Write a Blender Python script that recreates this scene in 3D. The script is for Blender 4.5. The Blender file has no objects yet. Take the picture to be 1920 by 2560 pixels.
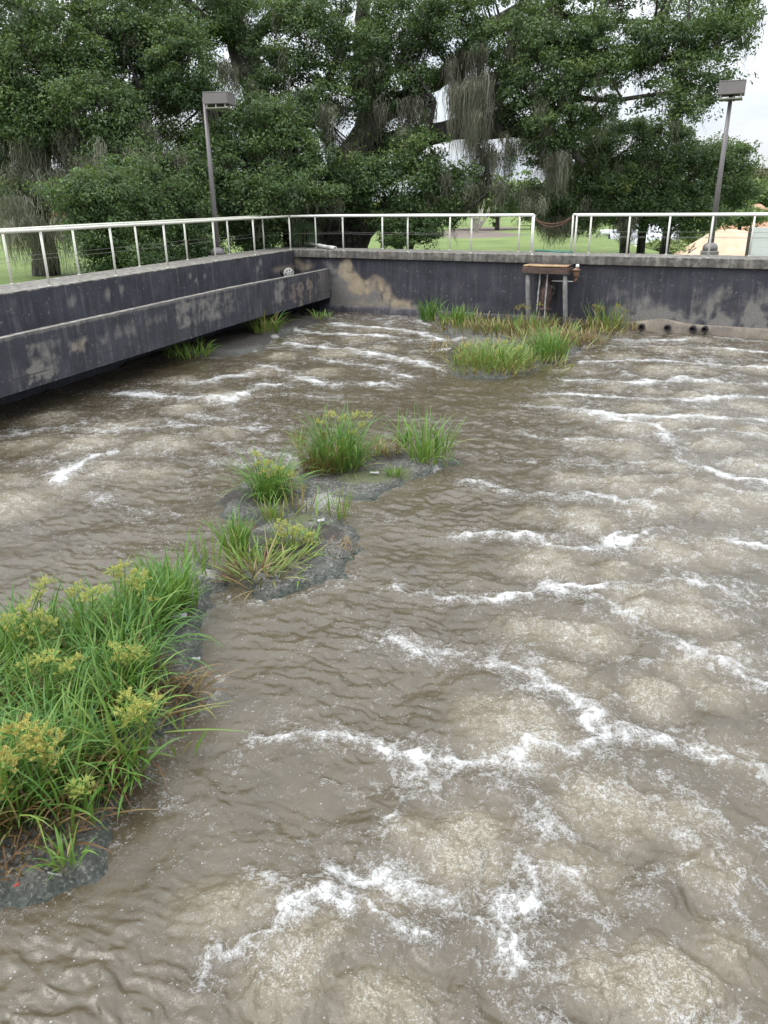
import bpy, math, random
import numpy as np
from math import radians
rng = np.random.default_rng(7)
random.seed(7)
scn = bpy.context.scene
COL = scn.collection

# ------------------------------------------------------------------ camera model (fitted to the photograph)
FPX, PITCH, YAW, ROLL, EYE = 1931.77, .3836, .3585, -.0139, 1.5
F_ = np.array([-math.sin(YAW)*math.cos(PITCH), math.cos(YAW)*math.cos(PITCH), -math.sin(PITCH)])
R_ = np.array([math.cos(YAW), math.sin(YAW), 0.0]); U_ = np.cross(R_, F_)
R_, U_ = math.cos(ROLL)*R_+math.sin(ROLL)*U_, -math.sin(ROLL)*R_+math.cos(ROLL)*U_
CAM = np.array([0, 0, EYE])
def ray(x, y): return R_*((x-960)/FPX)+U_*((1280-y)/FPX)+F_
def at(x, y, z=0.0):
    d = ray(x, y); return CAM+d*((z-EYE)/d[2])
def atd(x, y, depth): return CAM+ray(x, y)*depth
def onplane(x, y, P, n):
    d = ray(x, y); return CAM+d*(((P-CAM)@n)/(d@n))
def proj(P):
    d = P-CAM; z = d@F_
    return 960+FPX*(d@R_)/z, 1280-FPX*(d@U_)/z
D = 1.1573                                       # first tracing view -> photo pixels
def DW(x, y, z=-1.95): return at(x*D, y*D, z)
def Z6(x, y, z=-1.92): return at(480+x/2.183, 980+y/2.183, z)
WZ = -1.95
C0 = at(734, 624); E0 = at(1920, 649); L0 = at(0, 735)
dB = (E0-C0)/np.linalg.norm(E0-C0); nB = np.array([-dB[1], dB[0], 0.])
dL = (C0-L0)/np.linalg.norm(C0-L0); nL = np.array([-dL[1], dL[0], 0.])
UP = np.array([0, 0, 1.])

# ------------------------------------------------------------------ numpy noise
def _h(ix, iy, s):
    n = (ix.astype(np.int64)*374761393+iy.astype(np.int64)*668265263+s*1442695041) & 0xffffffff
    n = ((n ^ (n >> 13))*1274126177) & 0xffffffff
    n = ((n ^ (n >> 15))*2246822519) & 0xffffffff
    return (n ^ (n >> 16))
def gnoise(x, y, s=0):
    x = np.asarray(x, float); y = np.asarray(y, float)
    ix = np.floor(x); iy = np.floor(y); fx = x-ix; fy = y-iy
    def g(ox, oy):
        a = _h(ix+ox, iy+oy, s)*(2*math.pi/4294967296.)
        return np.cos(a)*(fx-ox)+np.sin(a)*(fy-oy)
    u = fx**3*(fx*(fx*6-15)+10); v = fy**3*(fy*(fy*6-15)+10)
    a = g(0, 0); b = g(1, 0); c = g(0, 1); d = g(1, 1)
    return ((a+(b-a)*u)*(1-v)+(c+(d-c)*u)*v)*1.5
def fbm(x, y, o=4, s=0, g=.5):
    t = 0; a = 1; n = 0
    for k in range(o):
        t = t+a*gnoise(x*2**k+17.3*k, y*2**k-9.1*k, s+k); n += a; a *= g
    return t/n
def sst(a, b, x):
    t = np.clip((x-a)/(b-a), 0, 1); return t*t*(3-2*t)
def segdist(px, py, pts):
    d = np.full(np.shape(px), 1e9)
    for (x0, y0), (x1, y1) in zip(pts[:-1], pts[1:]):
        ex, ey = x1-x0, y1-y0; L = ex*ex+ey*ey+1e-12
        t = np.clip(((px-x0)*ex+(py-y0)*ey)/L, 0, 1)
        d = np.minimum(d, np.hypot(px-x0-t*ex, py-y0-t*ey))
    return d
def inpoly(px, py, pts):
    r = np.zeros(np.shape(px), bool); n = len(pts)
    for i in range(n):
        x0, y0 = pts[i]; x1, y1 = pts[(i+1) % n]
        if y0 == y1: continue
        c = ((y0 > py) != (y1 > py)) & (px < (x1-x0)*(py-y0)/(y1-y0)+x0)
        r ^= c
    return r
def sdpoly(px, py, pts):
    d = segdist(px, py, list(pts)+[pts[0]])
    return np.where(inpoly(px, py, pts), d, -d)

# ------------------------------------------------------------------ object helpers
def tag(o, label=None, cat=None, group=None, kind=None):
    if label: o['label'] = label
    if cat: o['category'] = cat
    if group: o['group'] = group
    if kind: o['kind'] = kind
    return o
def thing(name, loc, label, cat, group=None):
    o = bpy.data.objects.new(name, None); COL.objects.link(o)
    o.location = tuple(loc); o.empty_display_size = .1
    return tag(o, label, cat, group)
def mesh_obj(name, v, quads, mat, parent=None, attrs=None, smooth=False, tris=None):
    """v (N,3) world coordinates, quads (M,4) int; children keep world position via parent offset"""
    v = np.asarray(v, np.float32)
    if parent is not None:
        off = np.zeros(3); p = parent
        while p is not None: off += np.array(p.location); p = p.parent
        v = v-off.astype(np.float32)
    m = bpy.data.meshes.new(name)
    nq = 0 if quads is None else len(quads); nt = 0 if tris is None else len(tris)
    m.vertices.add(len(v)); m.vertices.foreach_set('co', v.ravel())
    idx = []; st = []; k = 0
    if nq: idx.append(np.asarray(quads, np.int32).ravel()); st.append(np.arange(nq)*4); k = nq*4
    if nt: idx.append(np.asarray(tris, np.int32).ravel()); st.append(k+np.arange(nt)*3)
    idx = np.concatenate(idx); st = np.concatenate(st).astype(np.int32)
    m.loops.add(len(idx)); m.loops.foreach_set('vertex_index', idx.astype(np.int32))
    m.polygons.add(nq+nt); m.polygons.foreach_set('loop_start', st)
    m.polygons.foreach_set('use_smooth', np.full(nq+nt, bool(smooth)))
    for kname, val in (attrs or {}).items():
        a = m.attributes.new(kname, 'FLOAT', 'POINT'); a.data.foreach_set('value', np.asarray(val, np.float32))
    m.update(calc_edges=True); m.validate()
    m.materials.append(mat)
    o = bpy.data.objects.new(name, m); COL.objects.link(o)
    if parent is not None: o.parent = parent
    return o
class MB:
    def __init__(s): s.v = []; s.f = []; s.t = []; s.n = 0; s.a = []
    def add(s, v, q=None, t=None, a=0.):
        v = np.asarray(v, float)
        s.v.append(v)
        if q is not None and len(q): s.f.append(np.asarray(q)+s.n)
        if t is not None and len(t): s.t.append(np.asarray(t)+s.n)
        s.a.append(np.broadcast_to(np.asarray(a, float), (len(v),))); s.n += len(v); return s
    def box(s, c, ax, ay, az, hx, hy, hz, bev=0.0):
        c = np.asarray(c, float); P = []
        if bev <= 0:
            for z in (-1, 1):
                for x, y in ((-1, -1), (1, -1), (1, 1), (-1, 1)):
                    P.append(c+ax*x*hx+ay*y*hy+az*z*hz)
            return s.add(P, [(0, 3, 2, 1), (4, 5, 6, 7), (0, 1, 5, 4), (1, 2, 6, 5), (2, 3, 7, 6), (3, 0, 4, 7)])
        b = bev; rings = []
        for z, k in ((-hz, b), (-hz+b, 0), (hz-b, 0), (hz, b)):
            X, Y = hx-k, hy-k
            for x, y in ((-X+b, -Y), (X-b, -Y), (X, -Y+b), (X, Y-b), (X-b, Y), (-X+b, Y), (-X, Y-b), (-X, -Y+b)):
                P.append(c+ax*x+ay*y+az*z)
        q = []
        for r in range(3):
            for i in range(8): q.append((r*8+i, r*8+(i+1) % 8, r*8+8+(i+1) % 8, r*8+8+i))
        q += [(24, 25, 26, 27), (24, 27, 28, 31), (28, 29, 30, 31), (3, 2, 1, 0), (7, 4, 3, 0), (7, 6, 5, 4)]
        return s.add(P, q)
    def tube(s, pts, r, n=10, caps=True, rough=0., a=0.):
        pts = np.asarray(pts, float); m = len(pts); r = np.broadcast_to(np.asarray(r, float), (m,))
        T = np.gradient(pts, axis=0); T /= np.linalg.norm(T, axis=1)[:, None]+1e-9
        ref = np.array([1, 0, 0.]) if abs(T[0][2]) > .8 else UP
        V = []; 
        X = np.cross(ref, T[0]); X /= np.linalg.norm(X)
        ang = np.arange(n)*2*math.pi/n
        for i in range(m):
            X = X-T[i]*(X@T[i]); X /= np.linalg.norm(X)+1e-9; Y = np.cross(T[i], X)
            rr = r[i]*(1+rough*gnoise(ang*1.3+i*.37, np.full(n, i*.55+s.n*.01), 3)) if rough else r[i]
            V.append(pts[i]+np.outer(np.cos(ang)*rr, X)+np.outer(np.sin(ang)*rr, Y))
        V = np.concatenate(V); q = []; t = []
        for i in range(m-1):
            for j in range(n): q.append((i*n+j, i*n+(j+1) % n, (i+1)*n+(j+1) % n, (i+1)*n+j))
        if caps:
            V = np.vstack([V, pts[0], pts[-1]])
            for j in range(n):
                t.append((m*n, (j+1) % n, j)); t.append((m*n+1, (m-1)*n+j, (m-1)*n+(j+1) % n))
        return s.add(V, q, t, a)
    def lathe(s, c, axis, prof, n=20):
        axis = np.asarray(axis, float); axis = axis/np.linalg.norm(axis)
        pts = [np.asarray(c)+axis*h for h, _ in prof]
        X = np.cross(axis, [1, 0, 0.] if abs(axis[0]) < .8 else [0, 1., 0]); X /= np.linalg.norm(X); Y = np.cross(axis, X)
        ang = np.arange(n)*2*math.pi/n; V = []
        for p, (_, r) in zip(pts, prof): V.append(p+np.outer(np.cos(ang)*r, X)+np.outer(np.sin(ang)*r, Y))
        q = []
        for i in range(len(prof)-1):
            for j in range(n): q.append((i*n+j, i*n+(j+1) % n, (i+1)*n+(j+1) % n, (i+1)*n+j))
        return s.add(np.concatenate(V), q)
    def build(s, name, mat, parent=None, smooth=False, attr='tint'):
        return mesh_obj(name, np.concatenate(s.v), np.concatenate(s.f) if s.f else None, mat, parent,
                        {attr: np.concatenate(s.a)}, smooth, np.concatenate(s.t) if s.t else None)
def sheet(name, P, mat, parent=None, attrs=None, smooth=True, mask=None):
    """P (n,m,3) grid"""
    n, m = P.shape[:2]; i = np.arange(n*m).reshape(n, m)
    q = np.stack([i[:-1, :-1], i[:-1, 1:], i[1:, 1:], i[1:, :-1]], -1).reshape(-1, 4)
    v = P.reshape(-1, 3); at_ = {k: np.asarray(a).reshape(-1) for k, a in (attrs or {}).items()}
    if mask is not None:
        q = q[mask.reshape(-1)[q].all(1)]
        used = np.zeros(len(v), bool); used[q.ravel()] = True
        mp = np.cumsum(used)-1; q = mp[q]; v = v[used]; at_ = {k: a[used] for k, a in at_.items()}
    return mesh_obj(name, v, q, mat, parent, at_, smooth)

# ------------------------------------------------------------------ node helpers
class NT:
    def __init__(s, mat): s.t = mat.node_tree; s.N = s.t.nodes; s.L = s.t.links
    def n(s, typ, **kw):
        nd = s.N.new(typ)
        for k, v in kw.items():
            if k.startswith('i_'):
                nd.inputs[k[2:].replace('_', ' ')].default_value = v
            else: setattr(nd, k, v)
        return nd
    def l(s, a, b): s.L.new(a, b)
    def attr(s, name): return s.n('ShaderNodeAttribute', attribute_name=name).outputs['Fac']
    def math(s, op, a, b=0., clamp=False):
        nd = s.n('ShaderNodeMath', operation=op, use_clamp=clamp)
        for i, x in enumerate((a, b)):
            if isinstance(x, (int, float)): nd.inputs[i].default_value = x
            else: s.l(x, nd.inputs[i])
        return nd.outputs[0]
    def noise(s, scale, detail=4, rough=.55, vec=None, dist=0., sc=None):
        nd = s.n('ShaderNodeTexNoise'); nd.inputs['Scale'].default_value = scale
        nd.inputs['Detail'].default_value = detail; nd.inputs['Roughness'].default_value = rough
        nd.inputs['Distortion'].default_value = dist
        if sc is not None:
            mp = s.n('ShaderNodeMapping'); mp.inputs['Scale'].default_value = sc
            s.l(s.pos(), mp.inputs['Vector']); vec = mp.outputs[0]
        s.l(vec if vec is not None else s.pos(), nd.inputs['Vector'])
        return nd.outputs['Fac']
    def pos(s):
        if not hasattr(s, '_p'): s._p = s.n('ShaderNodeNewGeometry').outputs['Position']
        return s._p
    def ramp(s, fac, stops, interp='LINEAR'):
        nd = s.n('ShaderNodeValToRGB'); cr = nd.color_ramp; cr.interpolation = interp
        while len(cr.elements) > 1: cr.elements.remove(cr.elements[-1])
        for k, (p, c) in enumerate(stops):
            e = cr.elements[0] if k == 0 else cr.elements.new(p)
            e.position = p
            e.color = (c, c, c, 1) if isinstance(c, (int, float)) else (*c, 1)
        s.l(fac, nd.inputs[0]); return nd.outputs[0]
    def mix(s, fac, a, b, mode='MIX'):
        nd = s.n('ShaderNodeMix', data_type='RGBA', blend_type=mode)
        for sock, x in ((nd.inputs[0], fac), (nd.inputs[6], a), (nd.inputs[7], b)):
            if isinstance(x, (int, float)): sock.default_value = x
            elif isinstance(x, tuple): sock.default_value = (*x, 1)
            else: s.l(x, sock)
        return nd.outputs[2]
    def bump(s, h, strength=.3, dist=.02, normal=None):
        nd = s.n('ShaderNodeBump'); nd.inputs['Strength'].default_value = strength; nd.inputs['Distance'].default_value = dist
        s.l(h, nd.inputs['Height'])
        if normal is not None: s.l(normal, nd.inputs['Normal'])
        return nd.outputs[0]
def new_mat(name):
    m = bpy.data.materials.new(name); m.use_nodes = True
    return m, NT(m), m.node_tree.nodes['Principled BSDF']
def setp(t, p, base=None, rough=None, normal=None, metal=None, spec=None, ior=None):
    for k, v in (('Base Color', base), ('Roughness', rough), ('Normal', normal), ('Metallic', metal), ('Specular IOR Level', spec), ('IOR', ior)):
        if v is None: continue
        if isinstance(v, (int, float)): p.inputs[k].default_value = v
        elif isinstance(v, tuple): p.inputs[k].default_value = (*v, 1)
        else: t.l(v, p.inputs[k])
def simple(name, c, rough=.6, metal=0., var=.25, scale=6., bump=.15, c2=None):
    m, t, p = new_mat(name)
    n = t.noise(scale, 5, .6)
    lo = c2 if c2 else tuple(x*(1-var) for x in c)
    setp(t, p, t.ramp(n, [(.32, lo), (.68, c)]), rough, t.bump(t.noise(scale*6, 4), bump, .01), metal)
    return m
M = {}
def leafmat(name, stops, rough=.45, trans=.25):
    m, t, p = new_mat(name)
    c = t.ramp(t.attr('tint'), stops)
    setp(t, p, c, rough, spec=.35)
    tr = t.n('ShaderNodeBsdfTranslucent'); t.l(t.mix(.5, c, (.16, .22, .03)), tr.inputs['Color'])
    mx = t.n('ShaderNodeMixShader'); mx.inputs[0].default_value = trans
    out = t.N['Material Output']
    t.l(p.outputs[0], mx.inputs[1]); t.l(tr.outputs[0], mx.inputs[2]); t.l(mx.outputs[0], out.inputs[0])
    return m
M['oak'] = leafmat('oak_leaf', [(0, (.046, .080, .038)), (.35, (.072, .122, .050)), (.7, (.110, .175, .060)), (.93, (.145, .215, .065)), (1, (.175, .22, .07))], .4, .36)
M['far_leaf'] = leafmat('pale_leaf', [(0, (.06, .10, .035)), (.5, (.12, .19, .06)), (1, (.24, .30, .10))])
M['far_brown'] = leafmat('brownish_leaf', [(0, (.07, .07, .035)), (.5, (.13, .12, .06)), (1, (.2, .17, .09))])
M['sedge'] = leafmat('sedge_leaf', [(0, (.10, .05, .025)), (.18, (.22, .13, .06)), (.32, (.34, .27, .12)), (.46, (.24, .27, .07)), (.7, (.15, .27, .05)), (1, (.065, .17, .035))], .4, .3)
M['flower'] = leafmat('sedge_flower', [(0, (.26, .13, .05)), (.3, (.46, .36, .11)), (.6, (.60, .56, .16)), (1, (.46, .55, .15))], .6, .25)
M['moss'] = leafmat('spanish_moss', [(0, (.075, .072, .056)), (.5, (.16, .158, .122)), (1, (.28, .278, .22))], .9, .25)
def bark():
    m, t, p = new_mat('oak_bark')
    n = t.noise(1., 6, .65, sc=(9, 9, 2.2))
    c = t.ramp(n, [(.34, (.012, .010, .009)), (.5, (.05, .043, .037)), (.68, (.13, .12, .105))])
    g = t.ramp(t.noise(1.3, 4), [(.5, 0.), (.62, 1.)])
    c = t.mix(t.math('MULTIPLY', g, t.attr('tint')), c, (.035, .055, .018))
    setp(t, p, c, .95, t.bump(t.math('ADD', n, t.math('MULTIPLY', t.noise(14, 5, .7), .6)), 1., .09)); return m
M['bark'] = bark()
def concrete():
    m, t, p = new_mat('weathered_concrete')
    a = t.noise(.9, 6, .6); b = t.noise(7, 6, .65); s = t.noise(1., 5, .6, sc=(7, 7, .7))
    c = t.ramp(a, [(.3, (.17, .155, .135)), (.55, (.26, .245, .215)), (.75, (.34, .325, .29))])
    c = t.mix(t.ramp(b, [(.42, 1.), (.58, 0.)]), c, (.12, .11, .095), 'MIX')
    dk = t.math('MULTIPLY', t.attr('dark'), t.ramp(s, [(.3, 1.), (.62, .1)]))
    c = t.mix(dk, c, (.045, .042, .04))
    setp(t, p, c, .9, t.bump(t.noise(30, 6, .7), .5, .012)); return m
M['concrete'] = concrete()
def coating():
    """black bitumen paint over concrete: worn pale, tan stains, specks, drip streaks"""
    m, t, p = new_mat('bitumen_coated_wall')
    a = t.noise(1.6, 5, .6); st = t.noise(1., 6, .65, sc=(9, 9, .55)); sp = t.noise(13, 3, .5); fine = t.noise(26, 5, .7)
    c = t.ramp(a, [(.3, (.021, .022, .030)), (.55, (.038, .038, .050)), (.75, (.062, .061, .072))])
    c = t.mix(t.ramp(st, [(.52, 0.), (.74, .5)]), c, (.105, .10, .108))
    drip = t.noise(1., 5, .6, sc=(5, 5, .28)); c = t.mix(t.ramp(drip, [(.57, 0.), (.72, .4)]), c, (.08, .076, .078)); c = t.mix(t.ramp(drip, [(.28, .6), (.42, 0.)]), c, (.016, .015, .019))
    c = t.mix(t.ramp(sp, [(.66, 0.), (.70, .7)]), c, (.17, .16, .15))
    pale = t.ramp(t.math('ADD', t.math('MULTIPLY', t.attr('pale'), 1.25), t.math('ADD', t.math('MULTIPLY', t.math('SUBTRACT', st, .5), 1.1), t.math('MULTIPLY', t.math('SUBTRACT', t.noise(5, 6, .7), .5), .9))), [(.25, 0.), (.95, .9)])
    c = t.mix(pale, c, t.ramp(fine, [(.3, (.12, .112, .103)), (.7, (.25, .236, .218))]))
    tan = t.ramp(t.math('ADD', t.attr('tan'), t.math('MULTIPLY', t.math('SUBTRACT', fine, .5), .6)), [(.12, 0.), (1.0, .92)])
    c = t.mix(tan, c, t.ramp(t.noise(4, 5), [(.3, (.30, .235, .16)), (.7, (.42, .35, .25))]))
    dk = t.ramp(t.math('ADD', t.attr('dark'), t.math('MULTIPLY', t.math('SUBTRACT', fine, .5), .5)), [(.4, 0.), (.7, .9)])
    c = t.mix(dk, c, (.035, .032, .036))
    setp(t, p, c, t.ramp(a, [(.3, .55), (.7, .8)]), t.bump(t.noise(22, 6, .7), .35, .012)); return m
M['coat'] = coating()
M['cream'] = simple('cream_painted_pipe', (.66, .65, .56), .45, 0, .12, 9, .05)
M['white_metal'] = simple('white_painted_pipe', (.76, .76, .72), .4, .0, .08, 9, .05)
def rustpost():
    m, t, p = new_mat('rust_spotted_white_paint')
    n = t.noise(5, 5, .6)
    c = t.mix(t.ramp(n, [(.62, 0.), (.7, .85)]), (.66, .65, .58), (.36, .17, .07))
    setp(t, p, c, .55); return m
M['post'] = rustpost()
M['pvc'] = simple('white_plastic_pipe', (.72, .71, .67), .35, 0, .2, 5, .05)
M['lamp_metal'] = simple('bronze_grey_lamp_metal', (.185, .165, .17), .45, .2, .12, 5, .05)
M['lamp_head'] = simple('grey_lamp_housing', (.20, .18, .175), .5, .1, .1, 5, .05)
M['lens'] = simple('frosted_lamp_lens', (.30, .30, .24), .3, 0, .1, 8, .02)
M['rust'] = simple('rusty_steel', (.125, .075, .058), .85, 0, .5, 9, .4, c2=(.05, .034, .033))
M['rust_tan'] = simple('rusty_plank_top', (.48, .36, .19), .85, 0, .4, 6, .3, c2=(.26, .15, .08))
M['grey_wood'] = simple('grey_weathered_post', (.23, .225, .215), .9, 0, .45, 8, .4)
M['black_iron'] = simple('black_iron', (.03, .028, .028), .7, 0, .4, 9, .3)
M['copper'] = simple('brown_valve_metal', (.26, .15, .10), .6, .2, .4, 12, .2)
M['white_rod'] = simple('crusted_white_rod', (.50, .49, .45), .8, 0, .45, 16, .3)
M['hose'] = simple('green_hose', (.05, .22, .17), .5)
M['chain'] = simple('rusty_chain', (.20, .11, .075), .8, 0, .4, 30)
M['white_tank'] = simple('white_pipe_coating', (.74, .76, .80), .5, 0, .1, 2, .05)
M['white_board'] = simple('white_board_paint', (.84, .84, .83), .5, 0, .06, 3, .03)
M['blue'] = simple('blue_pipe_lining', (.03, .16, .26), .5)
M['brick'] = simple('salmon_brick', (.42, .19, .13), .9, 0, .2, 3)
M['roof'] = simple('pale_roof_edge', (.62, .62, .60), .7)
M['black'] = simple('dark_void', (.012, .012, .012), .8)
M['trash'] = simple('white_scrap', (.42, .42, .41), .7)
M['concrete_grey'] = simple('grey_footing', (.2, .19, .18), .9, 0, .3, 8, .3)
# ------------------------------------------------------------------ sky, sun, camera
SUN_EL, SUN_AZ = radians(56), radians(238)       # azimuth clockwise from +Y
w = bpy.data.worlds.new('World'); scn.world = w; w.use_nodes = True
t = NT(w); t.N.clear()
sky = t.n('ShaderNodeTexSky', sky_type='NISHITA', sun_disc=False, sun_elevation=SUN_EL, sun_rotation=SUN_AZ)
b1 = t.n('ShaderNodeBackground'); b1.inputs[1].default_value = .11; t.l(sky.outputs[0], b1.inputs[0])
tc = t.n('ShaderNodeTexCoord')
mp = t.n('ShaderNodeMapping'); mp.inputs['Scale'].default_value = (1, 1, 3.2); t.l(tc.outputs['Generated'], mp.inputs[0])
cl = t.noise(3.2, 7, .6, vec=mp.outputs[0], dist=.4)
b2 = t.n('ShaderNodeBackground')
cc = t.ramp(t.noise(5, 6, .6, vec=mp.outputs[0]), [(.3, (.72, .79, .90)), (.55, (.92, .96, 1.0)), (.75, (1.0, 1.0, 1.0))])
t.l(cc, b2.inputs[0])
sep = t.n('ShaderNodeSeparateXYZ'); t.l(tc.outputs['Generated'], sep.inputs[0])
t.l(t.math('MULTIPLY', t.math('ADD', .47, t.math('MULTIPLY', t.math('MAXIMUM', sep.outputs[2], 0.), 1.35)), .98), b2.inputs[1])
mx = t.n('ShaderNodeMixShader'); t.l(t.ramp(cl, [(.30, .68), (.45, .97)]), mx.inputs[0])
t.l(b1.outputs[0], mx.inputs[1]); t.l(b2.outputs[0], mx.inputs[2])
wo = t.n('ShaderNodeOutputWorld'); t.l(mx.outputs[0], wo.inputs[0])
ld = bpy.data.lights.new('sun', 'SUN'); ld.energy = 1.1; ld.angle = radians(35); ld.color = (1, .96, .9)
lo = bpy.data.objects.new('sun', ld); COL.objects.link(lo)
lo.rotation_euler = (math.pi/2-SUN_EL, 0, math.pi-SUN_AZ)
cd = bpy.data.cameras.new('camera'); co = bpy.data.objects.new('camera', cd); COL.objects.link(co)
cd.sensor_fit = 'VERTICAL'; cd.sensor_height = 24; cd.lens = 24*FPX/2560; cd.clip_start = .05; cd.clip_end = 5000
import mathutils
co.matrix_world = mathutils.Matrix(((R_[0], U_[0], -F_[0], CAM[0]), (R_[1], U_[1], -F_[1], CAM[1]), (R_[2], U_[2], -F_[2], CAM[2]), (0, 0, 0, 1)))
scn.camera = co
scn.view_settings.view_transform = 'Standard'; scn.view_settings.look = 'None'
scn.view_settings.exposure = .92; scn.view_settings.gamma = 1
try:
    scn.cycles.max_bounces = 6; scn.cycles.diffuse_bounces = 3; scn.cycles.glossy_bounces = 3; scn.cycles.transmission_bounces = 4
    scn.cycles.caustics_reflective = False; scn.cycles.caustics_refractive = False
    scn.cycles.use_denoising = True
except Exception: pass

# ------------------------------------------------------------------ terrain
def ground_z(P):
    x, y = P[..., 0], P[..., 1]
    z = -.85+.12*fbm(x*.05, y*.05, 3, 5)
    a = at(1420, 562, -.8)[:2]; b = at(1568, 618, -.8)[:2]
    e = (b-a)/np.linalg.norm(b-a); nn = np.array([e[1], -e[0]])
    if nn @ (at(1800, 600, -.8)[:2]-a) < 0: nn = -nn
    d = (x-a[0])*nn[0]+(y-a[1])*nn[1]
    z = z-1.3*sst(-1.0, 7., d)
    far = np.hypot(x, y)
    return z+.0*far
def gmat():
    m, t, p = new_mat('mown_lawn')
    a = t.noise(.35, 5, .6); b = t.noise(5, 6, .7); f = t.noise(40, 4, .7)
    c = t.ramp(a, [(.3, (.10, .155, .035)), (.5, (.15, .23, .052)), (.7, (.22, .28, .085))])
    c = t.mix(t.ramp(b, [(.45, 0.), (.75, .6)]), c, (.26, .25, .11))
    c = t.mix(t.ramp(f, [(.4, .5), (.6, 0.)]), c, (.05, .08, .02))
    c = t.mix(t.ramp(t.math('ADD', t.attr('bare'), t.math('MULTIPLY', t.math('SUBTRACT', b, .5), .8)), [(.45, 0.), (.62, 1.)]), c, (.16, .13, .105))
    c = t.mix(t.ramp(t.math('ADD', t.attr('weed'), t.math('MULTIPLY', t.math('SUBTRACT', b, .5), .8)), [(.45, 0.), (.62, .9)]), c, (.10, .15, .035))
    setp(t, p, c, .95, t.bump(f, .8, .03)); return m
def axis_pts(edge):
    near = np.concatenate([np.arange(0, 12, .4), 12*1.09**np.arange(0, 60)])
    return near
nr = axis_pts(0)
us = np.unique(np.concatenate([-.6-nr, -.6+nr])); vs = np.unique(np.concatenate([.6-nr, .6+nr]))
us = us[np.abs(us) < 1600]; vs = vs[np.abs(vs) < 1600]
UU, VV = np.meshgrid(us, vs, indexing='ij')
P = C0+UU[..., None]*dB+VV[..., None]*dL
P[..., 2] = ground_z(P)
keep = ~((UU > -.6+1e-6) & (VV < .6-1e-6))
def ell(P, c, rx, ry):
    return np.exp(-(((P[..., 0]-c[0])/rx)**2+((P[..., 1]-c[1])/ry)**2))
mul = [at(1100+x/4.1475, 500+y/4.1475, -.85) for x, y in ((250, 330), (460, 300), (520, 300), (400, 365), (470, 370))]
bare = sum(ell(P, c, 2.4, 3.4) for c in mul)
pxx, pyy = proj(P)
weed = sst(1.5, 6, (P-at(1495, 590, -.8)) @ np.array([math.cos(.0), math.sin(.0), 0]))
M['lawn'] = gmat()
g = sheet('lawn', P, M['lawn'], None, {'bare': bare, 'weed': weed}, True, keep); tag(g, kind='structure')

# ------------------------------------------------------------------ basin walls
def wallgrid(O, d, n, s0, s1, z0, z1, ds, dz, off):
    s = np.linspace(s0, s1, int((s1-s0)/ds)+2); z = np.linspace(z0, z1, int((z1-z0)/dz)+2)
    S, Z = np.meshgrid(s, z, indexing='ij')
    P = O+S[..., None]*d+n*off+Z[..., None]*UP
    return P, S, Z
def z4(pts): return [(560+x/2.4397, 480+y/2.4397) for x, y in pts]
def z5(pts): return [(1240+x/2.4397, 480+y/2.4397) for x, y in pts]
def z3(pts): return [(x/2.592, 480+y/2.592) for x, y in pts]
# back wall
bw = thing('basin_wall', C0+nB*.5, 'stained black back wall of the basin with overhanging concrete slab and tan rust stain by the corner', 'concrete wall')
P, S, Z = wallgrid(C0, dB, nB, -.2, 28, -2.8, -.225, .05, .03, .10)
P += nB*(.008*fbm(S*3, Z*3, 3, 9))[..., None]
X, Y = proj(P)
jx = X+9*fbm(S*2.2, Z*2.2, 4, 1)*2; jy = Y+8*fbm(S*2.2+9, Z*2.2, 4, 2)*2
tan = .95*np.exp(-(segdist(jx, jy, z4([(735, 440), (765, 520), (800, 590), (832, 610), (870, 575), (920, 545), (950, 552), (985, 600), (1005, 650), (1070, 690), (1140, 708)]))/15)**2)
tan += .9*np.exp(-(segdist(jx, jy, z4([(760, 480), (800, 560), (835, 590)]))/16)**2)
tan += .8*np.exp(-(segdist(jx, jy, z4([(450, 420), (480, 470), (520, 440)]))/12)**2)
tan += .4*np.exp(-(segdist(jx, jy, z4([(1040, 690), (700, 700)]))/13)**2)
pale = 1.15*sst(-4, 16, sdpoly(jx, jy, z4([(560, 400), (740, 430), (790, 600), (930, 560), (1010, 680), (1180, 690), (1180, 725), (640, 725), (640, 460)])))
pale += .8*np.exp(-(segdist(jx, jy, z4([(660, 700), (900, 690), (1150, 700), (1250, 720)]))/9)**2)
rt = sst(420, 1000, (jx-1240)*2.4397)*sst(470, 860, (jy-480)*2.4397)
pale += 1.5*rt*np.clip(.75+1.5*fbm(S*1.2, Z*.5, 4, 36), 0, 1.2)+.10*fbm(S*4, Z*.6, 4, 4)
pale += .75*np.exp(-(segdist(jx, jy, z5([(800, 775), (950, 755), (1060, 752), (1200, 775), (1400, 785), (1700, 800), (2500, 840)]))/10)**2)
pale += .35*np.exp(-((segdist(jx, jy, z5([(1240, 600), (1240, 700)])))/16)**2)+.35*np.exp(-((segdist(jx, jy, z5([(1380, 560), (1370, 740)])))/16)**2)
pale += .35*np.exp(-(segdist(X, Y+3*fbm(S*8, Z*8, 3), z5([(0, 745), (300, 770), (600, 775), (800, 790)]))/6)**2)
dark = np.zeros_like(X)
for q in ([(1190, 665), (1275, 665), (1270, 742), (1190, 740)], [(1425, 665), (1500, 668), (1492, 748), (1420, 745)], [(1592, 690), (1680, 680), (1680, 748), (1600, 745)],
          [(860, 590), (905, 590), (900, 720), (880, 740)], [(930, 600), (1030, 580), (1000, 660), (950, 720)], [(700, 640), (770, 640), (770, 690), (710, 690)]):
    dark += .62*sst(-9, 12, sdpoly(X+12*fbm(S*4, Z*4, 4, 6), Y+12*fbm(S*4, Z*4, 4, 7), z5(q)))
pale = pale*(1-.75*np.clip(dark, 0, 1))
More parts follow.
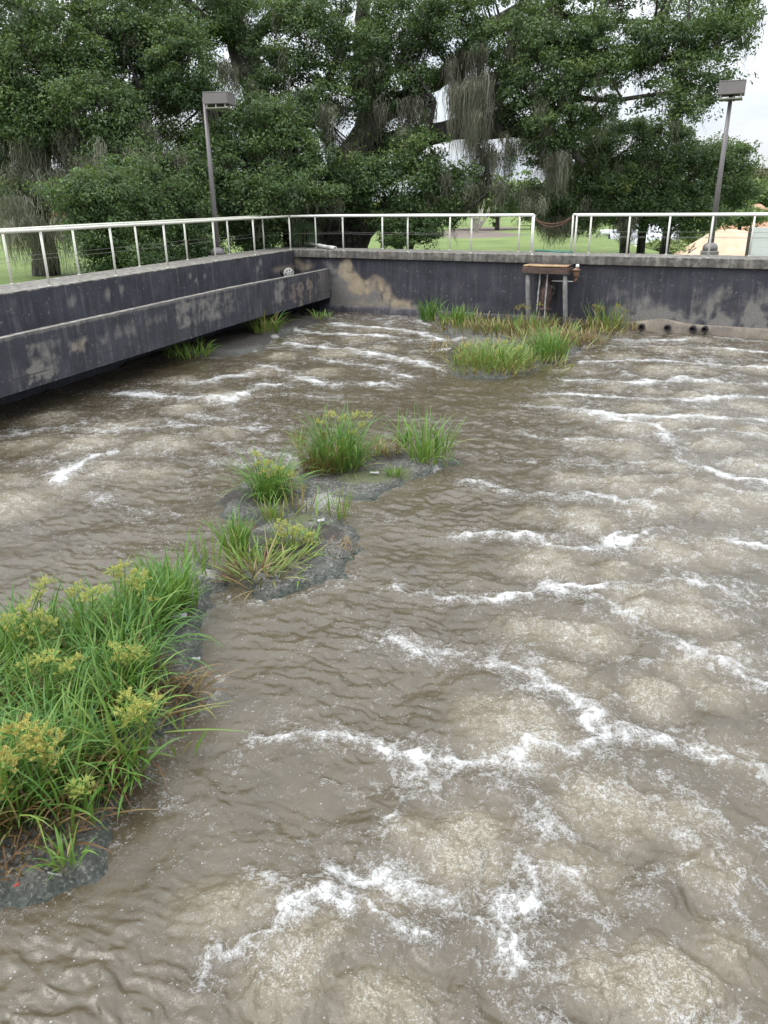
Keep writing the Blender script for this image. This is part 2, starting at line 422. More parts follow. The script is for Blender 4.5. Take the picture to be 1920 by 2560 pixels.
pale = pale*np.clip(.76+.8*fbm(S*4.5, Z*.4, 4, 38)+1.3*fbm(S*2.2, Z*2.2, 5, 39), .08, 1.3)
pale += .4*sst(-6, 18, sdpoly(jx, jy, z4([(640, 430), (745, 440), (795, 600), (930, 560), (1010, 680), (1180, 690), (1180, 725), (640, 725)])))
tan = tan*np.clip(.8+.9*fbm(S*4, Z*4, 4, 37), .2, 1.2)
sheet('wall_face', P, M['coat'], bw, {'tan': tan, 'pale': pale, 'dark': dark})
def strip(name, O, d, n, s0, s1, prof, mat, parent, ds=.15, dark=None, jit=.006, seed=0):
    """extrude profile [(n,z)] along d"""
    s = np.linspace(s0, s1, int((s1-s0)/ds)+2)
    P = np.zeros((len(s), len(prof), 3)); 
    for j, (a, z) in enumerate(prof):
        jn = jit*fbm(s*1.7+j*5, np.full_like(s, j*.7), 3, 20+seed+j); jz = jit*fbm(s*1.7-j*5, np.full_like(s, j*.7), 3, 40+seed+j)
        P[:, j] = O+s[:, None]*d+n*(a+jn)[:, None]+UP*(z+jz)[:, None]
    dk = np.zeros(P.shape[:2]) if dark is None else np.broadcast_to(np.asarray(dark, float), P.shape[:2])
    return sheet(name, P, mat, parent, {'dark': dk}, False)
# slab: front lip + top, split finely
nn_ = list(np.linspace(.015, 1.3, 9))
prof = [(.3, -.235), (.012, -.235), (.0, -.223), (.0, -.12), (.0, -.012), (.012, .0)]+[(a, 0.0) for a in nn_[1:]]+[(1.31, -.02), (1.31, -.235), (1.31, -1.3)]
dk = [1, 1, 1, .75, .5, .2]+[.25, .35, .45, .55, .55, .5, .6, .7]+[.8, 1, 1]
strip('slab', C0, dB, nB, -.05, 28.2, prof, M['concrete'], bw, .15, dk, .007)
# base ledge, tan and crusted, with bulge
P, S, Z = wallgrid(C0, dB, nB, .9, 27.5, 0, 1, .05, .2, 0)
k = Z
X0, Y0 = proj(C0+S[..., None]*dB+UP*(-1.75))
hump = .10*np.exp(-((X0-(1240+1010/2.44))/45)**2)+.03*sst(1560, 1640, X0)
P = C0+S[..., None]*dB+nB*(.09-.10*k)[..., None]+UP*np.where(k < .3, -1.74+hump+.02*fbm(S*2, S*0, 3, 3), -1.74+hump-.02-(k-.3)*.6)[..., None]
P[:, 0] = C0+S[:, 0][:, None]*dB+nB*.105+UP*(-1.72+hump[:, 0])[:, None]
rightp = sst(1500, 1600, X0)
lt = fbm(S*1.5, Z*3, 4, 12)
sheet('base_ledge', P, M['coat'], bw, {'tan': (.42+.35*lt)*rightp+.10, 'pale': .25+.45*lt+.1*rightp, 'dark': np.where(Z > .5, .45+.3*lt, 0)*(1-.4*rightp)})
# pipe stubs at the water line of the back wall
for x, y, lab in ((1604, 817, 'black pipe stub nearest the reeds at the foot of the right wall'), (1669, 819, 'black pipe stub under the bulge of the right wall ledge'),
                  (1732, 822, 'black pipe stub beside another just right of the ledge bulge'), (1762, 823, 'pale-mouthed black pipe stub farthest right along the ledge')):
    c = onplane(x, y, C0, nB); mb = MB()
    mb.lathe(c+nB*.1, -nB, [(0, .085), (.2, .085), (.21, .075), (.21, .055), (.1, .05), (.1, .0)], 18)
    o = mb.build('pipe_stub', M['black_iron'], None, True); tag(o, lab, 'pipe', 'pipe stubs along the foot of the back wall')
# left wall
lw = thing('basin_wall', C0+nL*.5-dL*8, 'black coated left wall of the basin running toward the corner under cream railings', 'concrete wall')
P, S, Z = wallgrid(C0, dL, nL, -26, .0, -2.8, -.008, .06, .03, .0)
P += nL*(.008*fbm(S*3, Z*3, 3, 19))[..., None]
X, Y = proj(P)
pale = .12+.1*fbm(S*2, Z, 3, 33)
for x, y, r in ((475, 690, 4), (490, 700, 3), (270, 735, 8), (305, 722, 6), (512, 690, 3), (650, 655, 5), (180, 755, 8), (645, 672, 4)):
    pale = pale+.7*np.exp(-(np.hypot((X-x), (Y-y)*.5)/r)**2)
tan = .5*np.exp(-(segdist(X, Y, [(690, 675), (735, 668)])/9)**2)
sheet('wall_face', P, M['coat'], lw, {'tan': tan, 'pale': pale, 'dark': np.zeros_like(X)})
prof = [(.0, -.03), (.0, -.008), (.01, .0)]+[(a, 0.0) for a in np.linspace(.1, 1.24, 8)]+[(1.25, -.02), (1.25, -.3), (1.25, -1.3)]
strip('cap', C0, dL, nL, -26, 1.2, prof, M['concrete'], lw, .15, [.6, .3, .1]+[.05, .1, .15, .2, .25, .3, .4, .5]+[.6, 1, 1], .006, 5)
# channel (launder) hung along the left wall
ch = thing('overflow_channel', C0-nL*1.33-dL*8+UP*-1.4, 'black concrete overflow channel with pale worn patches hung along the left basin wall', 'channel')
P, S, Z = wallgrid(C0, dL, -nL, -26, .05, -1.42, -.50, .04, .025, 1.335)
Zt = Z-.05*sst(-8, 0, S)*1.6
P[..., 2] = Zt
P -= nL*(.008*fbm(S*3, Z*3, 3, 29))[..., None]
X, Y = proj(P)
jx = X+8*fbm(S*3, Z*5, 4, 1)*2; jy = Y+5*fbm(S*3+9, Z*5, 4, 2)*2
pale = .15+.12*fbm(S*1.4, Z*1.4, 4, 34); tan = np.zeros_like(X)
for q, a in (([(160, 990), (385, 960), (385, 1200), (185, 1240)], .42), ([(180, 1050), (240, 1040), (260, 1130), (200, 1150)], .4), ([(440, 960), (560, 930), (560, 1030), (450, 1045)], .45), ([(620, 930), (690, 910), (690, 990), (630, 1005)], .35),
             ([(730, 860), (880, 820), (880, 930), (740, 960)], .3), ([(940, 790), (1080, 770), (1080, 840), (950, 860)], .3), ([(1140, 715), (1250, 700), (1245, 870), (1150, 880)], .6),
             ([(1255, 700), (1440, 660), (1440, 830), (1260, 850)], .5), ([(1440, 650), (1540, 640), (1530, 770), (1450, 790)], .35), ([(190, 1140), (330, 1120), (330, 1210), (190, 1240)], .75)):
    pale = pale+a*sst(-6, 9, sdpoly(jx, jy, z3(q)))*np.clip(.75+1.6*fbm(S*5, Z*5, 4, 35), 0, 1.3)
for q in ([(450, 970), (550, 940), (550, 1020), (460, 1040)],): tan = tan+.4*sst(-6, 8, sdpoly(jx, jy, z3(q)))
for q in ([(460, 560), (475, 700)], [(520, 530), (528, 660)], [(420, 570), (425, 660)]): tan = tan+.5*np.exp(-(segdist(jx, jy, z4(q))/5)**2)
pale = pale+.7*np.exp(-(segdist(jx, jy, z4([(345, 560), (335, 660)]))/9)**2)+.4*sst(-15, 5, jx-800)*(X < 830)
pale = pale+.5*sst(.06, .0, np.abs(Zt+.52))
seam = np.exp(-((Z+1.2)/.012)**2)*sst(-.1, .3, fbm(S*1.2, Z*0, 3, 3)+.25)
sheet('front_wall', P, M['coat'], ch, {'tan': tan, 'pale': pale, 'dark': seam})
rs = np.linspace(-26, .05, 180)
drop = -.08*sst(-8, 0, rs)
P = np.zeros((180, 7, 3))
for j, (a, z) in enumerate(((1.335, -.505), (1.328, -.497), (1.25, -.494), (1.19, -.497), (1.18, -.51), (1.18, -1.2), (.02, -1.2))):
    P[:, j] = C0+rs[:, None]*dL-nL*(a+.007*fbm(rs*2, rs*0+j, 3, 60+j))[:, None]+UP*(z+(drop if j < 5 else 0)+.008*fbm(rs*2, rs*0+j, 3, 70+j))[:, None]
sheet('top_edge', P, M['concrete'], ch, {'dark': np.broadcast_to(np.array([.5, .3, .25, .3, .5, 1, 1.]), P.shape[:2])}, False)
strip('underside', C0, dL, -nL, -26, .05, [(1.335, -1.42), (1.32, -1.425), (.9, -1.5), (.02, -1.5)], M['coat'], ch, .3)
# perforated round flange where the channel meets the corner
fl = atd(722, 684, 24.1*1.0); mb = MB(); ax = -nL*.75-dL*.65; ax /= np.linalg.norm(ax)
fo = thing('pipe_flange', fl, 'round pale flange plate with bolt holes standing in the channel by the corner', 'flange')
mb.lathe(fl-ax*.02, ax, [(0, 0), (0, .17), (.02, .175), (.04, .17), (.04, 0)], 28); mb.build('disc', M['white_rod'], fo, True)
X1 = np.cross(ax, UP); X1 /= np.linalg.norm(X1); Y1 = np.cross(X1, ax)
for kx in range(7):
    a = kx*2*math.pi/7; mb = MB(); mb.lathe(fl+ax*.021+(X1*math.cos(a)+Y1*math.sin(a))*.115, ax, [(0, 0), (.001, .022), (.006, .022), (.006, 0)], 8); mb.build('bolt_hole', M['black'], fo)
mb = MB(); mb.tube([fl-ax*.02, fl-ax*.45], .1, 16); mb.build('pipe_neck', M['black_iron'], fo, True)

# ------------------------------------------------------------------ railings
def railing(label, pts, posts, mat, group, wire_h=(.52,), hr=1.047, ends=None, r=.033):
    """pts: rail polyline at z=0; posts: base points"""
    o = thing('railing', pts[0], label, 'railing', group)
    mb = MB(); line = [np.array(p)+UP*hr for p in pts]
    fine = []
    for a, b in zip(line[:-1], line[1:]):
        n = max(2, int(np.linalg.norm(b-a)/1.5))
        for k_ in range(n): fine.append(a+(b-a)*k_/n+UP*random.uniform(-.006, .006))
    fine.append(line[-1])
    if ends == 'elbow': fine += [line[-1]+np.array([.04, -.01, -.02]), line[-1]+np.array([.055, -.015, -.08])]
    mb.tube(fine, r, 12); mb.build('top_rail', mat, o, True)
    for p in posts:
        mb = MB(); p = np.array(p); ln = random.uniform(-.006, .006)
        mb.tube([p, p+UP*.5+nL*ln, p+UP*(hr-.01)], .026, 10)
        mb.lathe(p, UP, [(0, .0), (.0, .04), (.01, .04), (.014, .026)], 12)
        mb.build('post', M['post'] if random.random() < .75 else mat, o, True)
    for h in wire_h:
        mb = MB(); wl = []
        for a, b in zip(pts[:-1], pts[1:]):
            for k_ in range(12):
                t_ = k_/12; wl.append(np.array(a)+(np.array(b)-np.array(a))*t_+UP*(h-.02*math.sin(t_*math.pi*4)**2))
        wl.append(np.array(pts[-1])+UP*h); mb.tube(wl, .004, 5); mb.build('wire', M['lamp_metal'], o, True)
    return o
def onL(s, n): return C0+dL*s+nL*n
def onB(s, n): return C0+dB*s+nB*n
def sL(x, y):  return float((at(x, y)-C0) @ dL)
def sB(x, y):  return float((at(x, y)-C0) @ dB)
GR = 'pipe railings along the basin walkway'
li = [sL(*p) for p in ((102.5, 714.1), (276.1, 689.3), (417.4, 670), (536.5, 652), (637.5, 637.4))]
li = [li[0]-2.15*k_ for k_ in (4, 3, 2, 1)]+li
fr = [sB(*p) for p in ((864.7, 625.4), (1023, 629), (1193.5, 630.2), (1335, 635))]
cor = onL(-.02, .10)
railing('cream pipe railing on the inner edge of the left wall', [onL(-24, .1), cor], [onL(s, .1) for s in li]+[cor], M['cream'], GR)
railing('white pipe railing on the front slab edge between corner and chain gap', [cor+dB*.06+nB*.02, onB(fr[3], .1)], [onB(s, .1) for s in fr], M['white_metal'], GR)
lo_ = [sL(*p) for p in ((18, 710), (199.6, 687), (345, 666), (468, 649.5), (572.4, 635), (664.7, 623))]
lo_ = [lo_[0]-2.2*k_ for k_ in (4, 3, 2, 1)]+lo_
railing('cream pipe railing on the outer edge of the left wall', [onL(-24, 1.15), onL(1.1, 1.15)], [onL(s, 1.15) for s in lo_], M['cream'], GR)
rr_ = [sB(*p) for p in ((838.6, 614.5), (987, 619), (1144, 623), (1310, 626.6), (1348, 626))]
railing('white rear slab railing left of the chain gap ending in an elbow', [onB(-1.0, 1.15), onB(rr_[-1], 1.15)], [onB(s, 1.15) for s in rr_], M['white_metal'], GR, ends='elbow')
fr2 = [sB(*p) for p in ((1433.5, 638.6), (1565.8, 640.8), (1770.9, 644.6))]; fr2 += [fr2[-1]+2.2*k_ for k_ in range(1, 7)]
railing('white pipe railing on the front slab edge right of the chain gap', [onB(fr2[0], .1), onB(fr2[-1], .1)], [onB(s, .1) for s in fr2], M['white_metal'], GR)
rr2 = [sB(*p) for p in ((1444, 628), (1487, 629), (1676.5, 632.6), (1876, 638))]; rr2 += [rr2[-1]+2.3*k_ for k_ in range(1, 6)]
railing('white pipe railing along the rear slab edge right of the chain gap', [onB(rr2[0], 1.15), onB(rr2[-1], 1.15)], [onB(s, 1.15) for s in rr2], M['white_metal'], GR, wire_h=(.45, .6))
# chains across the gap
for k_, (sag, lab) in enumerate(((.16, 'upper rusty chain sagging across the gap between the white railings'), (.24, 'lower rusty chain sagging deeper across the gap between the white railings'))):
    a = onB(rr_[-1]+.06, 1.13)+UP*.93; b = onB(rr2[0]-.04, 1.13)+UP*.97; mb = MB(); N = 46
    cp = [a+(b-a)*i/N-UP*sag*(1-(2*i/N-1)**2) for i in range(N+1)]
    for i in range(N):
        c = (cp[i]+cp[i+1])/2; e = cp[i+1]-cp[i]; L = np.linalg.norm(e); e = e/L; sd = np.cross(e, UP); sd /= np.linalg.norm(sd); q = np.cross(sd, e)
        if i % 2: sd, q = q, sd
        ring = [c+e*math.cos(a_)*L*.75+sd*math.sin(a_)*.018 for a_ in np.linspace(0, 2*math.pi, 9)]
        mb.tube(ring, .007, 5, False)
    tag(mb.build('chain', M['chain'], None, True), lab, 'chain', 'chains across the railing gap')
# green hose on the slab in the gap
hs = [at(1100+x/4.1475, 500+y/4.1475, .02) for x, y in ((985, 528), (1050, 524), (1120, 529), (1200, 536), (1290, 537), (1375, 541))]
mb = MB(); mb.tube(hs, .028, 8); tag(mb.build('hose', M['hose'], None, True), 'green hose lying across the slab behind the railing gap', 'hose')
# pvc pipe on the slab by the corner
a = at(763, 607.5, .10); b = at(838, 621, .06); ax = (b-a)/np.linalg.norm(b-a)
po = thing('plastic_pipe', (a+b)/2, 'white plastic pipe with collars lying on the slab beside the corner post', 'pipe')
mb = MB(); L = np.linalg.norm(b-a); mb.lathe(a, ax, [(0, .0), (0, .055), (L, .055), (L, .045), (L-.3, .043), (L-.3, 0)], 20); mb.build('barrel', M['pvc'], po, True)
for f0, f1 in ((.49, .52), (.78, 1.0)):
    mb = MB(); mb.lathe(a, ax, [(L*f0, .05), (L*f0, .065), (L*f1, .065), (L*f1+.005, .05)], 20); mb.build('collar', M['pvc'], po, True)

# ------------------------------------------------------------------ lamps
def lamp(label, base, top, head_c, ang, hw, hd, hh, standoffs):
    o = thing('street_lamp', base, label, 'lamp post', 'box lamps on tall poles behind the railings')
    mb = MB(); mb.tube([base-UP*.0, base+(top-base)*.5, top], [.088, .07, .052], 16); mb.build('pole', M['lamp_metal'], o, True)
    mb = MB(); mb.lathe(base, UP, [(-.02, 0), (-.02, .21), (.06, .215), (.14, .19), (.19, .12), (.21, .088)], 24); mb.build('base_cover', M['lamp_metal'], o, True)
    mb = MB(); mb.box(base-UP*.55, dL, nL, UP, .24, .24, .53, .02); mb.build('footing', M['concrete_grey'], o)
    ax = np.array([math.cos(ang), math.sin(ang), 0]); ay = np.array([-math.sin(ang), math.cos(ang), 0])
    mb = MB(); mb.box(head_c, ax, ay, UP, hw, hd, hh, .012)
    h = mb.build('lamp_head', M['lamp_head'], o)
    mb = MB(); mb.box(head_c+UP*(hh+.008), ax, ay, UP, hw*1.015, hd*1.015, .012, .004); mb.build('lid', M['lamp_head'], h)
    mb = MB(); mb.box(head_c-UP*(hh+.10), ax, ay, UP, hw*.9, hd*.9, .015, .004); mb.build('lens', M['lens'], h)
    for sx, sy in standoffs:
        mb = MB(); mb.box(head_c-UP*(hh+.045)+ax*sx*hw*.85+ay*sy*hd*.85, ax, ay, UP, .014, .014, .043); mb.build('standoff', M['white_rod'], h)
    mb = MB(); d = head_c-top; d[2] = 0
    mb.box(top+d*.3-UP*.1, ax, ay, UP, .12, .05, .05, .01); mb.build('bracket', M['lamp_metal'], o)
    return o
bL = at(545, 636); dz = 0
def ztop(base, y):
    z = 0.
    for _ in range(400):
        z += .02
        if proj(base+UP*z)[1] < y: break
    return z
zt = ztop(bL, 243); topL = bL+UP*zt
dep = float((topL-CAM) @ F_)
hc = atd(548, 248.5, dep-.1)
yaw = math.atan2(F_[1], F_[0])-math.pi/2
lamp('grey box lamp on a tall pole behind the left railing, head jutting right', bL, topL, hc, yaw-math.radians(10), .36, .36, .145, ((-.9, -1), (0, -1), (.9, -1), (1, 0), (.9, 1), (-.9, 1)))
bR = at(1774.7, 624.5); zt = ztop(bR, 240); topR = bR+UP*zt; dep = float((topR-CAM) @ F_)
hc = topR+UP*.16
lamp('grey box lamp centred on a tall pole against open sky at the right', bR, topR, hc, yaw-math.radians(24), .34, .34, .16, ((-.9, -1), (.9, -1), (.9, 1), (-.9, 1)))

# ------------------------------------------------------------------ rusty valve platform against the back wall
def zp(x, y, off): return onplane(1280+x/8.295, 640+y/8.295, C0-nB*off, nB)
FW = .62
pf = zp(680, 250, FW)
vp = thing('valve_platform', np.array([pf[0], pf[1], -1.9]), 'rusty steel valve platform on two grey posts against the back wall above the reeds', 'platform')
tl = zp(215, 262, FW); tr = zp(1150, 290, FW); ztp = (tl[2]+tr[2])/2; wd = float((tr-tl) @ dB)
cx = (tl+tr)/2; cx[2] = ztp
mb = MB(); hb = .08
mb.box(cx-UP*hb/2, dB, nB, UP, wd/2, .03, hb, .005)
mb.box(cx+nB*.56-UP*hb/2, dB, nB, UP, wd/2, .03, hb, .005)
for sx in (-1, 1): mb.box(cx+nB*.28+dB*sx*(wd/2-.028)-UP*hb/2, nB, dB, UP, .245, .028, hb*.95, .006)
mb.build('frame', M['rust'], vp)
for k_ in range(4):
    mb = MB(); mb.box(cx+nB*(.07+.14*k_)+UP*(.082+.004*k_), dB, nB, UP, wd/2*(.97-.02*(k_ % 2)), .066, .018, .006)
    mb.build('plank', M['rust_tan'] if k_ in (0, 1) else M['rust'], vp)
for (x0, y0), (x1, y1) in (((325, 400), (345, 1330)), ((1098, 440), (1112, 1400))):
    a = zp(x0, y0, FW-.06); b = zp(x1, y1, FW-.06); b[2] = -2.05; a[2] = ztp-hb*1.6
    mb = MB(); mb.tube([b, a*.35+b*.65+dB*.01, a*.7+b*.3, a], [.07, .066, .068, .062], 12, rough=.12); mb.build('leg', M['grey_wood'], vp, True)
    mb = MB(); mb.box(a+UP*.012, dB, nB, UP, .13, .1, .012, .004); mb.build('cap_plate', M['black_iron'], vp)
for (x0, y0), (x1, y1) in (((588, 322), (510, 1180)), ((737, 318), (668, 1330))):
    a = zp(x0, y0, FW-.1); b = zp(x1, y1, FW-.16); mb = MB()
    pts = [a+(b-a)*i/14+dB*random.uniform(-.006, .006) for i in range(15)]
    mb.tube(pts, [.021+.006*math.sin(i*2.1) for i in range(15)], 8, rough=.3); mb.build('rod', M['white_rod'], vp, True)
# gate valve behind
gv0 = zp(700, 800, .28)
gv = thing('gate_valve', gv0, 'rusty gate valve with round bolted flange under the steel platform', 'valve')
mb = MB(); mb.lathe(gv0-UP*.42, UP, [(0, .0), (0, .2), (.04, .2), (.05, .13), (.12, .12), (.2, .17), (.42, .19), (.6, .15), (.64, .11), (.9, .09), (.9, 0)], 20); mb.build('body', M['rust'], gv, True)
mb = MB(); fa = dB*.8-nB*.45; fa /= np.linalg.norm(fa); fc = zp(830, 720, .22)
mb.lathe(fc-fa*.1, fa, [(-.1, .12), (0, .12), (0, .2), (.05, .2), (.05, .0)], 24); mb.build('flange', M['rust'], gv, True)
mb = MB(); mb.lathe(fc-fa*.049, fa, [(0, 0), (0, .15), (.012, .15), (.012, .09), (.0, .0)], 24); mb.build('gasket_ring', M['concrete_grey'], gv, True)
sx = np.cross(fa, UP); sx /= np.linalg.norm(sx)
for k_ in range(8):
    a = k_*math.pi/4; mb = MB(); mb.lathe(fc+(sx*math.cos(a)+UP*math.sin(a))*.172-fa*.05, fa, [(0, .0), (0, .018), (.03, .018), (.03, 0)], 6); mb.build('bolt', M['black_iron'], gv)
mb = MB(); mb.tube([fc-fa*.1, fc-fa*.1+nB*.35], .12, 14); mb.build('pipe_neck', M['black_iron'], gv, True)
# air release valve
av0 = zp(1330, 400, .35)
av = thing('air_valve', av0, 'brown vase shaped air valve with white cap beside the steel platform', 'valve')
mb = MB(); k8 = 1/8.295/1932*25.
mb.lathe(av0-UP*.055, UP, [(0, 0), (0, .055), (.03, .075), (.12, .088), (.17, .088), (.175, .105), (.215, .108), (.225, .07), (.25, .05), (.25, 0)], 20); mb.build('body', M['copper'], av, True)
mb = MB(); c = av0+UP*.2+dB*.02; mb.lathe(c, UP, [(0, 0), (0, .03), (.02, .05), (.06, .05), (.09, .03), (.095, 0)], 14); mb.build('cap', M['white_metal'], av, True)
mb = MB(); e0 = av0-UP*.055; mb.tube([e0, e0-UP*.05, e0-UP*.09-dB*.02, e0-UP*.115-dB*.06], [.04, .036, .04, .034], 12); mb.build('elbow', M['copper'], av, True)
mb = MB(); e1 = e0-UP*.115-dB*.06; mb.tube([e1, e1-dB*.62], .016, 10); mb.build('supply_pipe', M['pvc'], av, True)
mb = MB(); mb.lathe(av0-UP*.04+dB*.075, UP, [(0, 0), (0, .018), (.04, .018), (.04, 0)], 8); mb.build('side_port', M['copper'], av, True)

# ------------------------------------------------------------------ background: sand, pipes, panels, building
def heap(name, label, toeL, toeR, peak_px, depth, zb, mat, prof, seed):
    """a sand heap: profile of the ridge as (px x, px y) at the given depth, with a real body behind and before it"""
    a = atd(*toeL, depth); b = atd(*toeR, depth); L = np.linalg.norm((b-a)[:2]); e = (b-a)/np.linalg.norm(b-a); e[2] = 0; e /= np.linalg.norm(e); nn = np.array([-e[1], e[0], 0])
    hp = np.array([[(atd(x, y, depth)-a) @ e, atd(x, y, depth)[2]] for x, y in prof])
    s = np.linspace(-1.5, L+1.5, 90); t_ = np.linspace(-1, 1, 61)
    S, T = np.meshgrid(s, t_, indexing='ij'); H = np.interp(S, hp[:, 0], hp[:, 1], left=zb-.3, right=zb-.3)-zb
    wd_ = np.maximum(.6, H*1.7+.5)
    Hn = H*np.clip(1-np.abs(T)**1.15, 0, 1)
    P = np.zeros(S.shape+(3,)); 
    P[..., :] = a+S[..., None]*e+nn*(T*wd_)[..., None]; P[..., 2] = zb+Hn+.05*fbm(S*1.6, T*5, 4, seed)*np.minimum(1, H+.1)-.15*(np.abs(T) > .98)
    o = sheet(name, P, mat, None, None, True); o['label'] = label; o['category'] = 'sand pile'; o['group'] = 'sand piles beyond the wall'; return o
def sandmat(name, c1, c2):
    m, t, p = new_mat(name)
    n = t.noise(.8, 6, .65); f = t.noise(30, 4, .7)
    c = t.ramp(n, [(.3, c2), (.65, c1)]); setp(t, p, t.mix(t.ramp(f, [(.35, .35), (.5, 0.)]), c, (.2, .1, .06)), .95, t.bump(t.noise(9, 6, .7), .6, .05)); return m
M['sand'] = sandmat('orange_sand', (.62, .47, .345), (.50, .345, .23)); M['sand2'] = sandmat('red_brown_sand', (.48, .29, .18), (.34, .19, .115))
def z5b(x, y): return (1500+x/3.95, 480+y/3.95)
SB = -2.15
heap('sand_pile', 'wide pale orange sand pile right behind the right lamp pole', z5b(560, 640), z5b(2300, 640), None, 47, SB, M['sand'],
     [z5b(x, y) for x, y in ((560, 680), (720, 606), (900, 500), (1040, 405), (1150, 372), (1260, 362), (1330, 372), (1420, 384), (1500, 372), (1620, 360), (1800, 420), (2300, 680))], 3)
heap('sand_pile', 'taller reddish sand cone farther off at the right edge', z5b(1150, 400), z5b(2050, 400), None, 72, SB, M['sand2'],
     [z5b(x, y) for x, y in ((1100, 460), (1290, 212), (1400, 155), (1490, 118), (1540, 118), (1600, 150), (1700, 215), (2100, 440))], 4)
# two sticks on the sand
for (p0, p1, lab) in (((868, 606), (940, 505), 'longer dark bar leaning on the sand pile slope'), ((882, 600), (950, 553), 'shorter dark bar lying on the sand pile slope')):
    a = atd(*z5b(*p0), 44.2); b = atd(*z5b(*p1), 45.4); mb = MB(); mb.tube([a, (a+b)/2+UP*.02, b], .03, 7); tag(mb.build('metal_bar', M['black_iron'], None, True), lab, 'bar', 'bars on the sand')
# white slatted panels
wp_c = atd(*z5b(1640, 490), 33); wp = thing('barrier_panel', np.array([wp_c[0], wp_c[1], -2.]), 'white horizontally ribbed barrier panel at the right edge beside the sand', 'panel')
ex = R_*1.0; ex[2] = 0; ex /= np.linalg.norm(ex); ex = ex*math.cos(.12)+np.array([-ex[1], ex[0], 0])*math.sin(.12); ey = np.array([-ex[1], ex[0], 0])
pl = atd(*z5b(1512, 350), 33); ztop_ = pl[2]; L = 4.2; hgt = ztop_+2.3
nb_ = 9
for k_ in range(nb_):
    h = hgt/nb_; mb = MB(); mb.box(np.array([pl[0], pl[1], ztop_-h*(k_+.5)])+ex*L/2, ex, ey, UP, L/2, .05, h/2-.004, .006); mb.build('board', M['white_board'], wp)
for k_ in range(3):
    mb = MB(); mb.box(np.array([pl[0], pl[1], ztop_-hgt/2-.03])+ex*(-.06+k_*2.1)+ey*(.02 if k_ == 0 else .12), ex, ey, UP, .05, .12, hgt/2+.02, .01); mb.build('upright', M['lamp_metal'], wp)
# white pipes lying on the low ground
def bigpipe(label, c, ax, L, r, ring=None, inner=None):
    ax = np.asarray(ax, float); ax /= np.linalg.norm(ax); o = thing('large_pipe', c, label, 'pipe', 'white pipes lying beyond the lawn')
    mb = MB(); mb.lathe(c-ax*L/2, ax, [(L*.3, .0), (L*.3, r*.9), (0, r*.92), (0, r), (L, r), (L, r*.92), (L*.6, r*.9), (L*.6, 0)], 32); mb.build('barrel', M['white_tank'], o, True)
    if inner: mb = MB(); mb.lathe(c-ax*L/2, ax, [(-.004, r*.9), (.3, r*.89), (.5, .0)], 32); mb.build('lining', inner, o, True)
    for f in ring or ():
        mb = MB(); mb.lathe(c-ax*L/2, ax, [(L*f-.07, r), (L*f-.07, r*1.07), (L*f+.07, r*1.07), (L*f+.07, r)], 32); mb.build('collar', M['white_tank'], o, True)
    return o
rx = R_.copy(); rx[2] = 0; rx /= np.linalg.norm(rx); fy = np.array([-rx[1], rx[0], 0])
bigpipe('upper large white pipe lying behind the oak stems beyond the lawn', atd(*z5b(500, 418), 52), rx*.96-fy*.28, 3.6, .68, (.1,))
bigpipe('lower large white pipe nearest the railing beyond the lawn', atd(*z5b(480, 512), 50), rx*.9-fy*.45, 3.4, .62, (.93,))
bigpipe('blue lined pipe mouth showing left of the stacked white pipes', atd(*z5b(228, 452), 50), rx*.9-fy*.0, 1.8, .3, (), M['blue'])
bigpipe('small white flanged pipe end lying farthest left of the pipes', atd(*z5b(85, 402), 58), rx*.8-fy*.3, 1.2, .22, (.95,), M['black'])
c = atd(*z5b(336, 596), 46); mb = MB(); mb.lathe(c-UP*.5, UP, [(0, .58), (.4, .58), (.6, .53), (.78, .36), (.88, .15), (.9, 0)], 28)
tag(mb.build('tank_dome', M['white_tank'], None, True), 'round white tank dome just over the slab edge below the pipes', 'tank')
# brick building glimpsed between the moss at the far left
bc = atd(90, 560, 70); bd = thing('brick_building', np.array([bc[0], bc[1], -.8]), 'salmon brick building with pale eave glimpsed behind moss at far left', 'building')
mb = MB(); mb.box(np.array([bc[0], bc[1], .25]), rx, fy, UP, 4.2, 4, 1.25, 0); mb.build('wall', M['brick'], bd)
mb = MB(); mb.box(np.array([bc[0], bc[1], 1.6]), rx, fy, UP, 4.6, 4.4, .12, .02); mb.box(np.array([bc[0], bc[1], 1.95]), rx, fy, UP, 4.1, 3.4, .22, .1); mb.build('roof', M['roof'], bd)
mb = MB(); mb.box(np.array([bc[0], bc[1], .2])-fy*4.01+rx*.9, rx, fy, UP, .5, .03, 1.0, .01); mb.build('door', M['concrete_grey'], bd)

